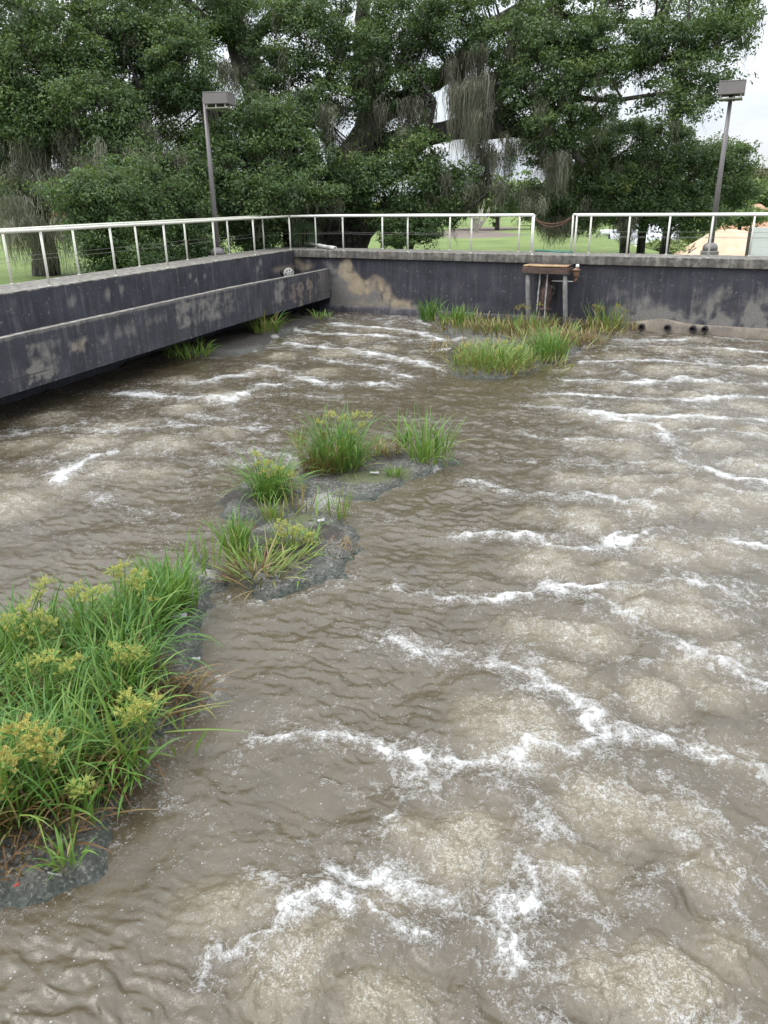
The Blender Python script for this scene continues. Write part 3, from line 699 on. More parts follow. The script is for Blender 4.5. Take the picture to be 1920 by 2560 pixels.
# ------------------------------------------------------------------ foliage builders
def leaves(centers, rad, per, size, mat, name, parent, tint, flat=.7, droop=0., asp=.48, hang=0.):
    """clumps of real leaf faces round each centre (N,3)"""
    N = len(centers); per = int(per); n = N*per
    d = rng.normal(size=(n, 3)); d /= np.linalg.norm(d, axis=1)[:, None]
    rr = np.repeat(rad*rng.uniform(.45, 1.4, N), per)*rng.random(n)**.42
    d[:, 2] *= flat
    axs = rng.normal(size=(N, 3)); axs[:, 2] *= .5; axs /= np.linalg.norm(axs, axis=1)[:, None]; axs = np.repeat(axs, per, 0)
    dv = d*rr[:, None]; al = (dv*axs).sum(1)[:, None]*axs; dv = al*1.55+(dv-al)*.66
    c = np.repeat(centers, per, 0)+dv
    c[:, 2] -= droop*rr*rng.random(n)
    nr = rng.normal(size=(n, 3))*.75+d*.8+np.array([0, 0, .75]); nr /= np.linalg.norm(nr, axis=1)[:, None]
    t1 = np.cross(nr, rng.normal(size=(n, 3))); t1 /= np.linalg.norm(t1, axis=1)[:, None]; t2 = np.cross(nr, t1)
    sz = size*rng.uniform(.65, 1.3, n)[:, None]
    V = np.stack([c-t1*sz, c+t2*sz*asp+nr*sz*.12, c+t1*sz, c-t2*sz*asp+nr*sz*.12], 1).reshape(-1, 3)
    q = np.arange(n*4).reshape(n, 4)
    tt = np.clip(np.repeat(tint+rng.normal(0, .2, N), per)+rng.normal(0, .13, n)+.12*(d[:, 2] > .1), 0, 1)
    return V, q, np.repeat(tt, 4)
def join(L):
    V = []; Q = []; T = []; k = 0
    for v, q, t_ in L: V.append(v); Q.append(q+k); T.append(t_); k += len(v)
    return np.concatenate(V), np.concatenate(Q), np.concatenate(T)
def blob_points(blobs, shell=.45):
    """blobs: (px, py, depth, rx px, ry px, rz m, clumps) -> clump centres"""
    out = []; amp = []
    for (x, y, dep, rx_, ry_, rz_, n) in blobs:
        n = int(n); d = rng.normal(size=(n, 3)); d /= np.linalg.norm(d, axis=1)[:, None]; r = rng.uniform(shell, 1, n)**.6
        k = dep/FPX; c = atd(x, y, dep); fw = F_.copy(); fw[2] = 0; fw /= np.linalg.norm(fw)
        p = c+(d[:, 0]*r*rx_*k)[:, None]*rx+(d[:, 2]*r*ry_*k)[:, None]*UP+(d[:, 1]*r*rz_)[:, None]*fw
        out.append(p); amp.append(d[:, 2])
    return np.concatenate(out), np.concatenate(amp)
def strands(anchors, length, per, spread, mat, name, parent, wid=.0085):
    """hanging moss: many thin ragged ribbons under each anchor"""
    n = len(anchors)*per; K = 7
    L = np.repeat(length, per)*rng.uniform(.25, 1., n)
    base = np.repeat(anchors, per, 0)+rng.normal(size=(n, 3))*np.array([spread, spread, .1])
    a = rng.uniform(0, math.pi, n); wv = np.stack([np.cos(a), np.sin(a), np.zeros(n)], 1)
    V = np.zeros((n, K+1, 2, 3)); cur = base.copy(); T = np.zeros((n, K+1, 2))
    tn = np.repeat(rng.uniform(.2, .8, len(anchors)), per)+rng.normal(0, .15, n)
    cen = np.repeat(anchors, per, 0)
    for k in range(K+1):
        f = k/K; wd = wid*(1.25-f)*rng.uniform(.4, 1.7, n)
        V[:, k, 0] = cur-wv*wd[:, None]; V[:, k, 1] = cur+wv*wd[:, None]; T[:, k] = tn[:, None]
        st = rng.normal(size=(n, 3))*.055; st[:, 2] = -L/K; st[:, :2] -= (cur-cen)[:, :2]*.08
        cur = cur+st
    i = np.arange(n*(K+1)*2).reshape(n, K+1, 2)
    q = np.stack([i[:, :-1, 0], i[:, :-1, 1], i[:, 1:, 1], i[:, 1:, 0]], -1).reshape(-1, 4)
    return V.reshape(-1, 3), q, np.clip(T.reshape(-1), 0, 1)
def limb(mb, pts, r, rough=.12, a=0., wob=.12):
    pts = np.asarray(pts, float); out = []; rad = []
    for i in range(len(pts)-1):
        n = max(3, int(np.linalg.norm(pts[i+1]-pts[i])/.35))
        for k in range(n):
            f = k/n; out.append(pts[i]*(1-f)+pts[i+1]*f); rad.append(r[i]*(1-f)+r[i+1]*f)
    out.append(pts[-1]); rad.append(r[-1]); out = np.array(out); rad = np.array(rad)
    for _ in range(2): out[1:-1] = (out[:-2]+2*out[1:-1]+out[2:])/4
    k = np.arange(len(out)); w_ = wob*np.minimum(1, np.minimum(k, len(out)-1-k)/3)
    sd = rng.integers(0, 999)
    out = out+np.stack([gnoise(k*.4, k*0+.3, sd), gnoise(k*.4, k*0+.7, sd+1), gnoise(k*.4, k*0+.5, sd+2)], 1)*w_[:, None]*(rad[:, None]*2+.1)
    mb.tube(out, rad, 12 if r[0] > .12 else 6, False, rough, a)
    return out
def tree(name, label, cat, base, limbs, blobs, clump_r, per, leaf, moss=None, mat='oak', group=None, tint=.42, twigs=60, fern=.6, flat=.7, mossmat='moss'):
    o = thing(name, base, label, cat, group)
    mb = MB(); ends = []
    for pts, r in limbs:
        pp = limb(mb, pts, r, a=fern if r[0] < .5 else .15); ends += list(pp[len(pp)//3:])
    cen, amp = blob_points(blobs)
    ends = np.array(ends)
    for c in cen[rng.permutation(len(cen))[:twigs]]:           # branches reaching into the crown
        j = np.argmin(((ends-c)**2).sum(1)); e = ends[j]; m_ = (e+c)/2+rng.normal(size=3)*.15-UP*.1
        limb(mb, [e, m_, c], [.05, .03, .01], wob=.3)
    mb.build('trunk', M['bark'], o, True)
    if len(cen) > 700: cen = cen[(kk := rng.random(len(cen)) < .84)]; amp = amp[kk]
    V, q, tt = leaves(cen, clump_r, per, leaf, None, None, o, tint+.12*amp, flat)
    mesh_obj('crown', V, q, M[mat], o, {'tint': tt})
    if moss is not None:
        anch, ln, n, sp = moss
        V, q, tt = strands(anch, ln, n, sp, None, None, o)
        k = rng.permutation(len(cen))[:int(len(cen)*.26)]
        V2, q2, t2 = strands(cen[k]-UP*.2, rng.uniform(.4, 1.3, len(k)), 16, .13, None, None, o)
        V, q, tt = join([(V, q, tt), (V2, q2, t2)])
        mo = mesh_obj('hanging_moss', V, q, M[mossmat], o, {'tint': tt}); mo['kind'] = 'stuff'
    return o
def dp(x, y, dep): return atd(x*D, y*D, dep)
def B(x, y, dep, rx_, ry_, rz_, n): return (x*D, y*D, dep, rx_*D, ry_*D, rz_, n)
def gp(x, y, dep, z=None):
    p = dp(x, y, dep); p[2] = ground_z(p) if z is None else z; return p
def moss_at(lst):
    A = []; Ln = []
    for (x0, y0, x1, y1, dep, L, n) in lst:
        for k in range(n):
            f = (k+random.random())/n; A.append(dp(x0+(x1-x0)*f+random.gauss(0, 6), y0+(y1-y0)*f+random.gauss(0, 7), dep+random.gauss(0, .7))); Ln.append(L*random.uniform(.5, 1.15))
    return np.array(A), np.array(Ln)
QF = 1.0
# ---- left oak (trunk forks up behind the left lamp)
b = gp(672, 560, 30); TG = 'live oaks behind the basin'
limbs = [([b-UP*.3, dp(668, 520, 30), dp(650, 420, 30), dp(600, 300, 30), dp(560, 210, 30), dp(515, 120, 30), dp(505, 20, 30), dp(500, -120, 30)], [.95, .7, .55, .5, .46, .4, .34, .25]),
         ([dp(560, 210, 30), dp(545, 120, 30.3), dp(520, 60, 30.5)], [.4, .3, .25]),
         ([dp(528, 130, 30), dp(560, 62, 29.6), dp(600, 20, 29), dp(650, -40, 28.5)], [.3, .24, .2, .12]),
         ([dp(600, 300, 30), dp(500, 250, 28), dp(400, 210, 26.5), dp(300, 190, 25.5)], [.35, .25, .16, .08]),
         ([dp(640, 400, 30), dp(560, 390, 28), dp(470, 380, 26.5), dp(400, 350, 26)], [.3, .22, .14, .07]),
         ([dp(610, 320, 30), dp(660, 250, 29), dp(720, 150, 28.5), dp(740, 60, 28)], [.25, .18, .12, .06]),
         ([dp(640, 545, 31.), dp(625, 480, 31), dp(600, 400, 31), dp(540, 330, 31)], [.5, .4, .3, .2]),
         ([dp(515, 100, 30), dp(430, 30, 29), dp(330, -60, 28)], [.25, .18, .1])]
blobs = [B(385, 140, 25.5, 75, 95, 1.4, 90), B(330, 60, 26, 110, 80, 1.8, 90), B(470, 330, 26.5, 70, 60, 1.2, 40), B(560, 260, 27, 70, 55, 1.2, 50), B(610, 330, 27.5, 100, 60, 1.4, 80), B(650, 240, 28, 60, 45, 1., 34),
         B(560, 420, 26.5, 110, 50, 1.3, 85), B(660, 410, 27.5, 80, 55, 1.3, 60), B(760, 370, 28.5, 70, 40, 1.2, 42), B(690, 90, 28, 55, 75, 1.2, 44), B(740, 190, 28.5, 50, 60, 1., 30), B(430, 20, 29, 100, 60, 1.6, 60), B(310, 375, 25.2, 60, 45, 1., 40), B(410, 375, 25.6, 60, 40, 1., 40), B(230, 390, 24.8, 50, 36, .9, 24),
         B(690, 10, 28.5, 75, 50, 1.4, 44), B(600, 30, 28, 40, 40, .9, 16), B(575, 185, 28.6, 45, 30, .8, 14), B(630, 140, 28.4, 40, 50, .8, 18), B(560, 100, 28.4, 30, 40, .7, 8), B(500, 30, 28.6, 40, 60, .9, 16), B(560, -40, 30, 200, 50, 2.5, 80), B(300, 230, 27, 70, 60, 1.2, 40), B(420, 250, 29, 80, 70, 1.2, 40), B(480, 430, 30, 130, 70, 1.5, 50), B(560, 480, 31, 110, 50, 1.5, 46), B(400, -120, 30, 350, 90, 3, 110)]
ms = moss_at([(520, 150, 470, 130, 29, 1.5, 14), (540, 180, 560, 240, 29, 1.4, 14), (640, 210, 680, 190, 28.5, 1.0, 12), (430, 200, 470, 260, 27.5, 1.2, 14), (360, 330, 480, 360, 27, 1.3, 20), (570, 170, 620, 100, 29.5, 1.2, 10),
              (600, 440, 740, 440, 28.5, .9, 18), (470, 250, 500, 330, 29, 1.3, 14), (690, 230, 740, 230, 28.6, 1.1, 12), (300, 260, 360, 290, 27, 1.2, 12)])
tree('live_oak', 'mossy live oak with forked trunk rising behind the left lamp', 'tree', b, limbs, blobs, .62, 170, .062, (ms[0], ms[1], 34, .14), group=TG, tint=.45, twigs=150)
# ---- far left oak, moss curtain
b = gp(85, 500, 27)
limbs = [([b-UP*.3, dp(85, 480, 27), dp(80, 380, 27), dp(95, 260, 27), dp(140, 140, 27), dp(180, 10, 27), dp(200, -120, 27)], [.5, .38, .34, .32, .28, .22, .15]),
         ([dp(85, 340, 27), dp(20, 240, 26), dp(-60, 160, 26), dp(-140, 100, 25)], [.3, .22, .15, .08]), ([dp(95, 260, 27), dp(180, 220, 25.5), dp(260, 220, 24.5)], [.25, .16, .08]), ([dp(140, 140, 27), dp(60, 40, 26), dp(0, -50, 26)], [.22, .15, .08]),
         ([dp(82, 400, 27), dp(170, 380, 25.5), dp(260, 370, 24.5)], [.22, .14, .06])]
blobs = [B(150, 90, 25, 120, 90, 1.6, 100), B(60, 160, 24.5, 90, 80, 1.4, 80), B(30, 250, 24.4, 60, 50, 1., 34), B(60, 420, 25, 60, 30, 1., 20), B(210, 230, 24.5, 100, 70, 1.4, 90), B(100, 300, 25, 70, 55, 1.2, 42), B(270, 330, 24.5, 80, 60, 1.2, 60), B(-60, 180, 25, 80, 130, 2, 60), B(250, 60, 26, 100, 80, 1.5, 70),
         B(20, 20, 25, 100, 70, 2, 70), B(30, 340, 26, 70, 60, 1.2, 26), B(180, -110, 26, 300, 80, 3, 100), B(190, 340, 26, 70, 60, 1.2, 38), B(130, 200, 27.5, 120, 110, 1.5, 60), B(-40, 380, 26, 50, 60, 1.5, 22)]
ms = moss_at([(-20, 270, 60, 320, 25.2, 1.6, 10), (0, 370, 130, 400, 24.9, 1.5, 20), (90, 370, 180, 380, 25, 1.6, 18), (150, 330, 260, 370, 24.5, 1.6, 18), (300, 250, 330, 330, 25, 1.4, 12), (10, 150, 80, 230, 25.2, 1.1, 6), (190, 280, 300, 330, 25, 1.4, 16),
              (10, 480, 100, 480, 23.5, 1.5, 16), (115, 480, 165, 470, 24, 1.7, 8), (-10, 430, 60, 430, 24.2, 1.6, 12), (40, 300, 150, 290, 25, 1.7, 16), (180, 300, 260, 330, 24.2, 1.2, 7), (290, 330, 400, 340, 24.8, 1.0, 8), (0, 330, 10, 480, 25.5, 1.5, 12)])
tree('live_oak', 'live oak with long grey moss curtains at the far left behind the cream railing', 'tree', b, limbs, blobs, .6, 170, .058, (ms[0], ms[1], 40, .14), group=TG, tint=.45, twigs=120)
# ---- great central oak
b = gp(748, 545, 31)
limbs = [([b-UP*.3, dp(748, 520, 31), dp(760, 450, 31), dp(790, 330, 31), dp(800, 255, 31), dp(790, 180, 31), dp(780, 60, 31), dp(800, -100, 31)], [1.05, .85, .75, .66, .55, .42, .32, .2]),
         ([dp(715, 550, 31.4), dp(712, 480, 31.4), dp(730, 380, 31.3), dp(780, 290, 31.2)], [.65, .55, .5, .4]),
         ([dp(765, 552, 30.6), dp(790, 500, 30.6), dp(815, 470, 30.4), dp(840, 430, 30)], [.3, .32, .26, .2]),
         ([dp(785, 320, 31), dp(860, 310, 30), dp(950, 285, 29.5), dp(1060, 283, 29), dp(1150, 280, 28.8), dp(1215, 300, 28.5), dp(1260, 355, 28.5)], [.45, .4, .36, .33, .27, .2, .1]),
         ([dp(800, 260, 31), dp(870, 215, 30.5), dp(960, 170, 30), dp(1020, 100, 29.5), dp(1060, 55, 29), dp(1120, 20, 28.5), dp(1180, -60, 28)], [.4, .34, .3, .28, .22, .16, .1]),
         ([dp(960, 280, 29.5), dp(1050, 262, 29.3), dp(1110, 235, 29), dp(1180, 200, 28.5), dp(1300, 150, 28), dp(1420, 130, 27.5), dp(1540, 110, 27)], [.26, .22, .19, .16, .13, .1, .05]),
         ([dp(1180, 205, 28.5), dp(1320, 220, 27.6), dp(1450, 200, 27), dp(1510, 190, 26.6)], [.12, .09, .06, .03]),
         ([dp(830, 400, 31), dp(880, 350, 30), dp(920, 310, 29), dp(940, 220, 28.5)], [.2, .17, .12, .06]),
         ([dp(1120, 20, 28.5), dp(1280, 40, 28), dp(1440, 50, 27.4), dp(1560, 60, 27)], [.13, .1, .07, .04]),
         ([dp(1010, 290, 29.2), dp(1040, 330, 28.8), dp(1060, 380, 28.4), dp(1050, 420, 28.2)], [.12, .09, .07, .03])]
blobs = [B(790, 120, 28.5, 75, 65, 1.4, 54), B(880, 60, 28.5, 90, 70, 1.5, 78), B(870, 190, 28.8, 65, 50, 1.2, 36), B(980, 50, 28.3, 90, 60, 1.5, 64), B(1090, 90, 28, 80, 55, 1.4, 56), B(1170, 170, 27.6, 100, 75, 1.4, 92), B(1210, 60, 27.5, 110, 70, 1.6, 96), B(1280, 200, 27.3, 85, 75, 1.3, 50),
         B(1330, 90, 27.2, 110, 70, 1.6, 74), B(1440, 90, 27, 80, 60, 1.4, 40), B(1540, 70, 26.8, 80, 55, 1.4, 54), B(1590, 20, 26.8, 50, 45, 1.2, 28), B(1520, 165, 26.7, 60, 55, 1.2, 34), B(1430, 200, 27, 60, 45, 1., 15), B(1500, 235, 26.6, 40, 30, .8, 14),
         B(860, 400, 28.6, 120, 50, 1.4, 90), B(760, 420, 29, 70, 45, 1.2, 40), B(900, 330, 28.4, 70, 45, 1.2, 34), B(990, 400, 29, 60, 40, 1.2, 24), B(1160, 330, 28.8, 60, 30, 1., 12), B(1110, 160, 29, 60, 60, 1.2, 24), B(860, 270, 29.6, 70, 50, 1.2, 22),
         B(1050, -70, 29, 350, 70, 3, 150), B(1450, -60, 27.5, 220, 70, 2.4, 100), B(1120, 262, 28.8, 40, 18, .5, 14), B(920, 140, 29.5, 60, 40, 1, 18), B(1200, 270, 27.6, 60, 50, 1., 34), B(930, 460, 29.5, 70, 26, 1, 24), B(1060, 440, 30, 70, 25, 1., 10)]
ms = moss_at([(960, 130, 1040, 100, 28.6, 2.2, 26), (980, 190, 1050, 170, 28.2, 2.6, 34), (1010, 250, 1050, 230, 28., 2.2, 22), (860, 215, 930, 210, 29, 1.5, 18), (870, 285, 890, 300, 28.6, .9, 12), (790, 230, 830, 215, 29.6, 1.6, 18), (730, 330, 790, 290, 29.8, 1.6, 22),
              (1080, 300, 1200, 295, 28.6, 1.3, 10), (1030, 330, 1110, 320, 28.8, 1.7, 12), (1160, 220, 1190, 250, 27.6, 1.4, 14), (940, 380, 1100, 400, 28.6, 1.2, 24), (1170, 330, 1220, 340, 28, 1.5, 14), (880, 40, 960, 20, 29, 1.4, 14), (1180, 20, 1200, 40, 28, 1.1, 10),
              (1120, 420, 1180, 430, 28.4, .9, 10), (800, 470, 900, 470, 29.4, .8, 12), (700, 260, 720, 300, 29.6, 1.2, 10), (1060, 150, 1080, 200, 28.6, 1.6, 12)])
tree('live_oak', 'largest live oak with long horizontal limbs and heavy moss behind the back wall', 'tree', b, limbs, blobs, .6, 170, .060, (ms[0], ms[1], 44, .13), group=TG, tint=.42, twigs=170)
# ---- lower dense oak at right with several stems
b = gp(1385, 530, 34)
limbs = [([gp(1352, 530, 34)-UP*.9, dp(1352, 470, 34), dp(1340, 400, 34), dp(1310, 330, 34)], [.24, .2, .16, .08]), ([b-UP*.9, dp(1392, 470, 34), dp(1410, 400, 34), dp(1430, 320, 34)], [.2, .18, .14, .06]),
         ([gp(1440, 530, 34)-UP*.9, dp(1442, 480, 34), dp(1470, 400, 34), dp(1540, 340, 34)], [.22, .18, .13, .06]), ([dp(1352, 450, 34), dp(1290, 420, 33), dp(1230, 410, 32)], [.12, .08, .04])]
blobs = [B(1250, 320, 31.5, 70, 60, 1.4, 50), B(1340, 310, 32, 80, 60, 1.5, 64), B(1440, 320, 32, 75, 50, 1.5, 56), B(1270, 420, 31.5, 100, 50, 1.5, 90), B(1380, 400, 32, 100, 60, 1.6, 96), B(1500, 390, 32.4, 90, 65, 1.6, 84), B(1575, 360, 32.6, 50, 50, 1.2, 36), B(1590, 410, 32.6, 34, 36, 1., 18),
         B(1190, 430, 31, 60, 40, 1.2, 34), B(1400, 460, 31.5, 60, 30, 1, 24), B(1500, 470, 31.8, 70, 34, 1.1, 34), B(1240, 475, 31, 50, 22, .9, 16), B(1545, 330, 32.6, 40, 30, 1., 18)]
ms = moss_at([(1160, 480, 1210, 470, 30.8, .9, 14), (1190, 490, 1240, 490, 30.6, .8, 12), (1330, 480, 1370, 480, 31, .8, 10), (1240, 440, 1300, 450, 30.6, .9, 10), (1290, 350, 1420, 360, 31.2, .8, 14)])
tree('live_oak', 'low rounded dark oak with several thin stems left of the right lamp pole', 'tree', b, limbs, blobs, .62, 170, .062, (ms[0], ms[1], 34, .12), group=TG, tint=.36, twigs=90)
# ---- shrubs behind the left railing and by the back wall
BEHIND = lambda bl: [(x, y, max(dep, 15.9+(x/D-15)*.0175+1.1+cz*1.3), rx2, ry2, cz, n) for x, y, dep, rx2, ry2, cz, n in bl]
def shrub(label, b, limbs, blobs, cr=.5, per=140, leaf=.05, tint=.36, twigs=30, group='bushes growing beside the railings', mat='oak', name='evergreen_bush', cat='bush', moss=None):
    return tree(name, label, cat, b, limbs, blobs, cr, per, leaf, moss, mat, group, tint, twigs, .1)
b = gp(318, 600, 23)
shrub('bright bushy evergreen spilling between the cream posts of the left railing', b, [([b-UP*.2, dp(315, 520, 23), dp(300, 440, 23)], [.16, .12, .05]), ([b-UP*.2, dp(270, 540, 22.3), dp(210, 480, 21.5)], [.1, .07, .03])],
      BEHIND([B(200, 440, 20.5, 70, 40, .8, 46), B(280, 440, 20.5, 80, 50, .9, 60), B(210, 500, 20.3, 50, 40, .7, 32), B(290, 510, 20.2, 70, 50, .8, 56), B(250, 560, 20., 80, 30, .7, 42), B(350, 560, 20.4, 50, 30, .7, 24), B(370, 440, 21, 60, 50, .8, 36), B(320, 480, 20.4, 50, 40, .7, 24), B(175, 388, 20.8, 26, 22, .5, 7), B(245, 380, 20.8, 24, 30, .5, 8), B(330, 388, 21, 22, 26, .5, 6), B(130, 425, 20.4, 22, 30, .5, 7), B(295, 370, 21, 14, 30, .4, 4), B(390, 395, 21.2, 20, 24, .5, 6)]))
b = gp(420, 560, 25)
shrub('dark evergreen bush left of the left lamp pole behind the railing', b, [([b-UP*.2, dp(420, 520, 25), dp(425, 440, 25)], [.16, .12, .05])],
      BEHIND([B(420, 440, 23.5, 50, 45, .9, 36), B(410, 510, 23.3, 40, 40, .8, 32), B(425, 550, 23.2, 50, 25, .7, 24)]), tint=.35)
b = gp(545, 540, 28.3)
shrub('dark leafy bush between the left lamp pole and the corner', b, [([b-UP*.2, dp(545, 500, 28.3), dp(540, 440, 28.3)], [.14, .1, .05])],
      BEHIND([B(520, 470, 26.5, 50, 40, 1., 34), B(580, 470, 26.8, 50, 40, 1., 32), B(550, 520, 26.5, 50, 25, .8, 20)]), tint=.35, cr=.45)
b = gp(862, 540, 29)
shrub('round bush with bare stem behind the white railing right of the oak trunks', b, [([b-UP*.2, dp(866, 515, 29), dp(872, 490, 29)], [.12, .1, .04]), ([b-UP*.2, dp(893, 520, 29), dp(895, 480, 29)], [.16, .12, .05])],
      [B(850, 485, 28.6, 40, 24, .8, 26), B(900, 490, 28.6, 45, 26, .8, 34), B(860, 520, 28.4, 40, 16, .7, 16), B(930, 505, 28.6, 18, 20, .6, 9)], tint=.38, cr=.4)
# palmetto
pb = gp(658, 545, 27.5); pm = thing('palmetto', pb, 'dark fan leaved palmetto between the oak trunks behind the corner', 'palm')
c = dp(658, 508, 27.5)
for k_ in range(7):
    a = radians(-100+200*k_/6+random.uniform(-8, 8)); mb = MB(); hub = c+rx*math.sin(a)*.22+UP*math.cos(a)*.2-fy*random.uniform(0, .25)
    mb.tube([pb+UP*.1, (pb+hub)/2+rx*math.sin(a)*.05, hub], .012, 5, a=.6)
    for j in range(13):
        bta = a+radians(-75+150*j/12); d_ = rx*math.sin(bta)+UP*math.cos(bta)-fy*random.uniform(-.2, .4); d_ /= np.linalg.norm(d_); L = .42*random.uniform(.8, 1.1)
        sd = np.cross(d_, fy); sd /= np.linalg.norm(sd)
        mb.add([hub-sd*.004, hub+d_*L*.5-sd*.022, hub+d_*L-UP*.04, hub+d_*L*.5+sd*.022], [(0, 1, 2, 3)], None, .15)
    mb.build('frond', M['oak'], pm)
# ---- far vegetation
b = gp(1075, 470, 62)
shrub('pale green broad leaved shrub beyond the lawn under the moss', b, [([b, dp(1075, 440, 62)], [.2, .1])], [B(1060, 440, 62, 60, 24, 1.5, 60), B(1110, 425, 63, 50, 30, 1.5, 46), B(1000, 446, 63, 50, 20, 1.5, 40), B(1140, 446, 62, 40, 16, 1.2, 30)], cr=.8, per=40, leaf=.2, tint=.45, mat='far_leaf', group='shrubs along the far lawn edge')
b = gp(1030, 478, 58)
lm = []
for k_ in range(14):
    e = dp(1030+random.uniform(-34, 34), 425+random.uniform(-8, 24), 58+random.uniform(-1, 1)); lm.append(([b, (b+e)/2+rx*random.uniform(-.3, .3), e], [.07, .05, .02]))
o = thing('bare_shrub', b, 'leafless pale branched shrub on the far lawn edge', 'bush', 'shrubs along the far lawn edge'); mb = MB()
for pts, r in lm: limb(mb, pts, r, wob=.4)
M['pale_bark'] = simple('pale_bark', (.36, .33, .28), .9); mb.build('branches', M['pale_bark'], o, True)
for x, y, dep, w_, h_, tnt, mt, lab, n in ((1345, 462, 62, 60, 22, .6, 'far_leaf', 'bright green weedy shrub behind the small white flanged pipe', 60), (1480, 500, 54, 40, 34, .55, 'far_leaf', 'light green bush between the white pipes and the sand', 60), (1440, 538, 48, 40, 14, .75, 'far_leaf', 'low yellow green weeds below the stacked white pipes', 40),
                                           (1625, 425, 95, 50, 30, .55, 'far_leaf', 'light green bushes behind the reddish sand cone', 90), (1600, 465, 60, 50, 14, .5, 'far_leaf', 'green weeds growing between the two sand piles', 50), (1220, 470, 70, 90, 20, .45, 'far_leaf', 'mid green hedge clump beyond the lawn behind the chain gap', 80),
                                           (1650, 395, 120, 60, 26, .5, 'far_brown', 'brownish tree on the skyline at the right edge', 90), (900, 452, 72, 90, 24, .4, 'far_leaf', 'green hedge clump beyond the lawn behind the round bush', 80), (620, 465, 70, 60, 20, .4, 'far_leaf', 'green hedge clump beyond the lawn behind the corner post', 60),
                                           (260, 450, 75, 90, 34, .35, 'far_leaf', 'green hedge clump beyond the lawn behind the left bushes', 70), (1560, 437, 80, 50, 22, .35, 'far_leaf', 'darker green shrub just behind the right lamp pole', 70)):
    b = dp(x, y+h_, dep); b[2] = min(b[2], ground_z(b)+.1); shrub(lab, b, [([b, dp(x, y, dep)], [.2, .1])], [B(x, y, dep, w_, h_, 2., n)], cr=.9*dep/65, per=60, leaf=.17*dep/65, tint=tnt, mat=mt, twigs=8, group='shrubs along the far lawn edge', name='far_shrub')
far = []
for k_ in range(90):
    a = YAW+radians(90)+radians(random.uniform(-75, 75)); dd = random.uniform(150, 230); far.append((math.cos(a)*dd, math.sin(a)*dd, random.uniform(-1, 6)))
far = np.array(far); cen = np.repeat(far, 26, 0)+rng.normal(size=(len(far)*26, 3))*np.array([7, 7, 2.2]); cen[:, 2] = np.abs(cen[:, 2])-1
V, q, tt = leaves(cen, 2.2, 26, .5, None, None, None, np.full(len(cen), .3))
tag(mesh_obj('far_woods', V, q, M['far_leaf'], None, {'tint': tt}), 'distant green woods along the horizon beyond the lawn', 'woods', None, 'stuff')

# ------------------------------------------------------------------ floating sludge mats
def mudmat():
    m, t, p = new_mat('sludge_crust')
    a = t.noise(3.2, 6, .65); f = t.noise(30, 4, .7); g2 = t.noise(13, 6, .75); e = t.attr('edge')
    c = t.ramp(a, [(.3, (.05, .05, .043)), (.55, (.095, .093, .08)), (.75, (.14, .137, .12))])
    c = t.mix(t.ramp(g2, [(.5, 0.), (.6, .7)]), c, (.19, .185, .165))
    c = t.mix(t.ramp(t.noise(21, 5, .75), [(.36, .85), (.48, 0.)]), c, (.025, .024, .02))
    c = t.mix(t.ramp(f, [(.55, 0.), (.62, .9)]), c, (.30, .285, .25))
    alg = t.math('MULTIPLY', t.ramp(e, [(.0, 1.), (.08, .7), (.2, 0.)]), t.ramp(a, [(.3, .3), (.6, 1.)]))
    c = t.mix(alg, c, (.030, .046, .034))
    c = t.mix(t.ramp(t.math('ADD', t.attr('dirt'), t.math('MULTIPLY', t.math('SUBTRACT', g2, .5), .8)), [(.4, 0.), (.7, .85)]), c, (.032, .024, .018))
    c = t.mix(t.ramp(t.math('ADD', t.attr('green'), t.math('MULTIPLY', t.math('SUBTRACT', g2, .5), 1.)), [(.4, 0.), (.7, .7)]), c, (.10, .12, .035))
    c = t.mix(t.ramp(t.math('ADD', t.attr('foam'), t.math('MULTIPLY', t.math('SUBTRACT', g2, .5), 1.2)), [(.45, 0.), (.75, .9)]), c, (.34, .33, .31))
    bub = t.n('ShaderNodeTexVoronoi'); bub.inputs['Scale'].default_value = 34; t.l(t.pos(), bub.inputs['Vector'])
    h = t.math('SUBTRACT', t.math('ADD', g2, t.math('MULTIPLY', f, .6)), t.math('MULTIPLY', bub.outputs['Distance'], .6))
    setp(t, p, c, t.ramp(a, [(.3, .45), (.7, .8)]), t.bump(h, 1., .04)); return m
M['mud'] = mudmat()
MATS = []
def mat_patch(label, poly, dirt=(), green=(), foam=(), res=.03, hgt=.065, jit=.22):
    W = [p[:2] for p in poly]; MATS.append(W)
    xs = [p[0] for p in W]; ys = [p[1] for p in W]
    gx = np.arange(min(xs)-.3, max(xs)+.3, res); gy = np.arange(min(ys)-.3, max(ys)+.3, res)
    X, Y = np.meshgrid(gx, gy, indexing='ij')
    jx = X+jit*fbm(X*2.2, Y*2.2, 4, 71); jy = Y+jit*fbm(X*2.2+31, Y*2.2, 4, 72)
    sd = sdpoly(jx, jy, W)+.02*fbm(X*9, Y*9, 3, 75)
    z = WZ-.05+(.05+hgt)*sst(-.06, .22, sd)+.022*fbm(X*4, Y*4, 4, 73)*sst(-.02, .2, sd)+.013*fbm(X*13, Y*13, 4, 74)*sst(0, .1, sd)
    def fld(L): 
        o = np.zeros_like(X)
        for (c, r) in L: o = np.maximum(o, np.exp(-(np.hypot(X-c[0], Y-c[1])/r)**2))
        return o
    ob = sheet('sludge_mat', np.stack([X, Y, z], -1), M['mud'], None, {'edge': np.clip(sd, 0, 1), 'dirt': fld(dirt), 'green': fld(green), 'foam': fld(foam)}, True, sd > -.06)
    ob['label'] = label; ob['category'] = 'sludge mat'; ob['group'] = 'floating sludge mats'; return ob
d_ = lambda L, s=DW: [s(x, y) for x, y in L]
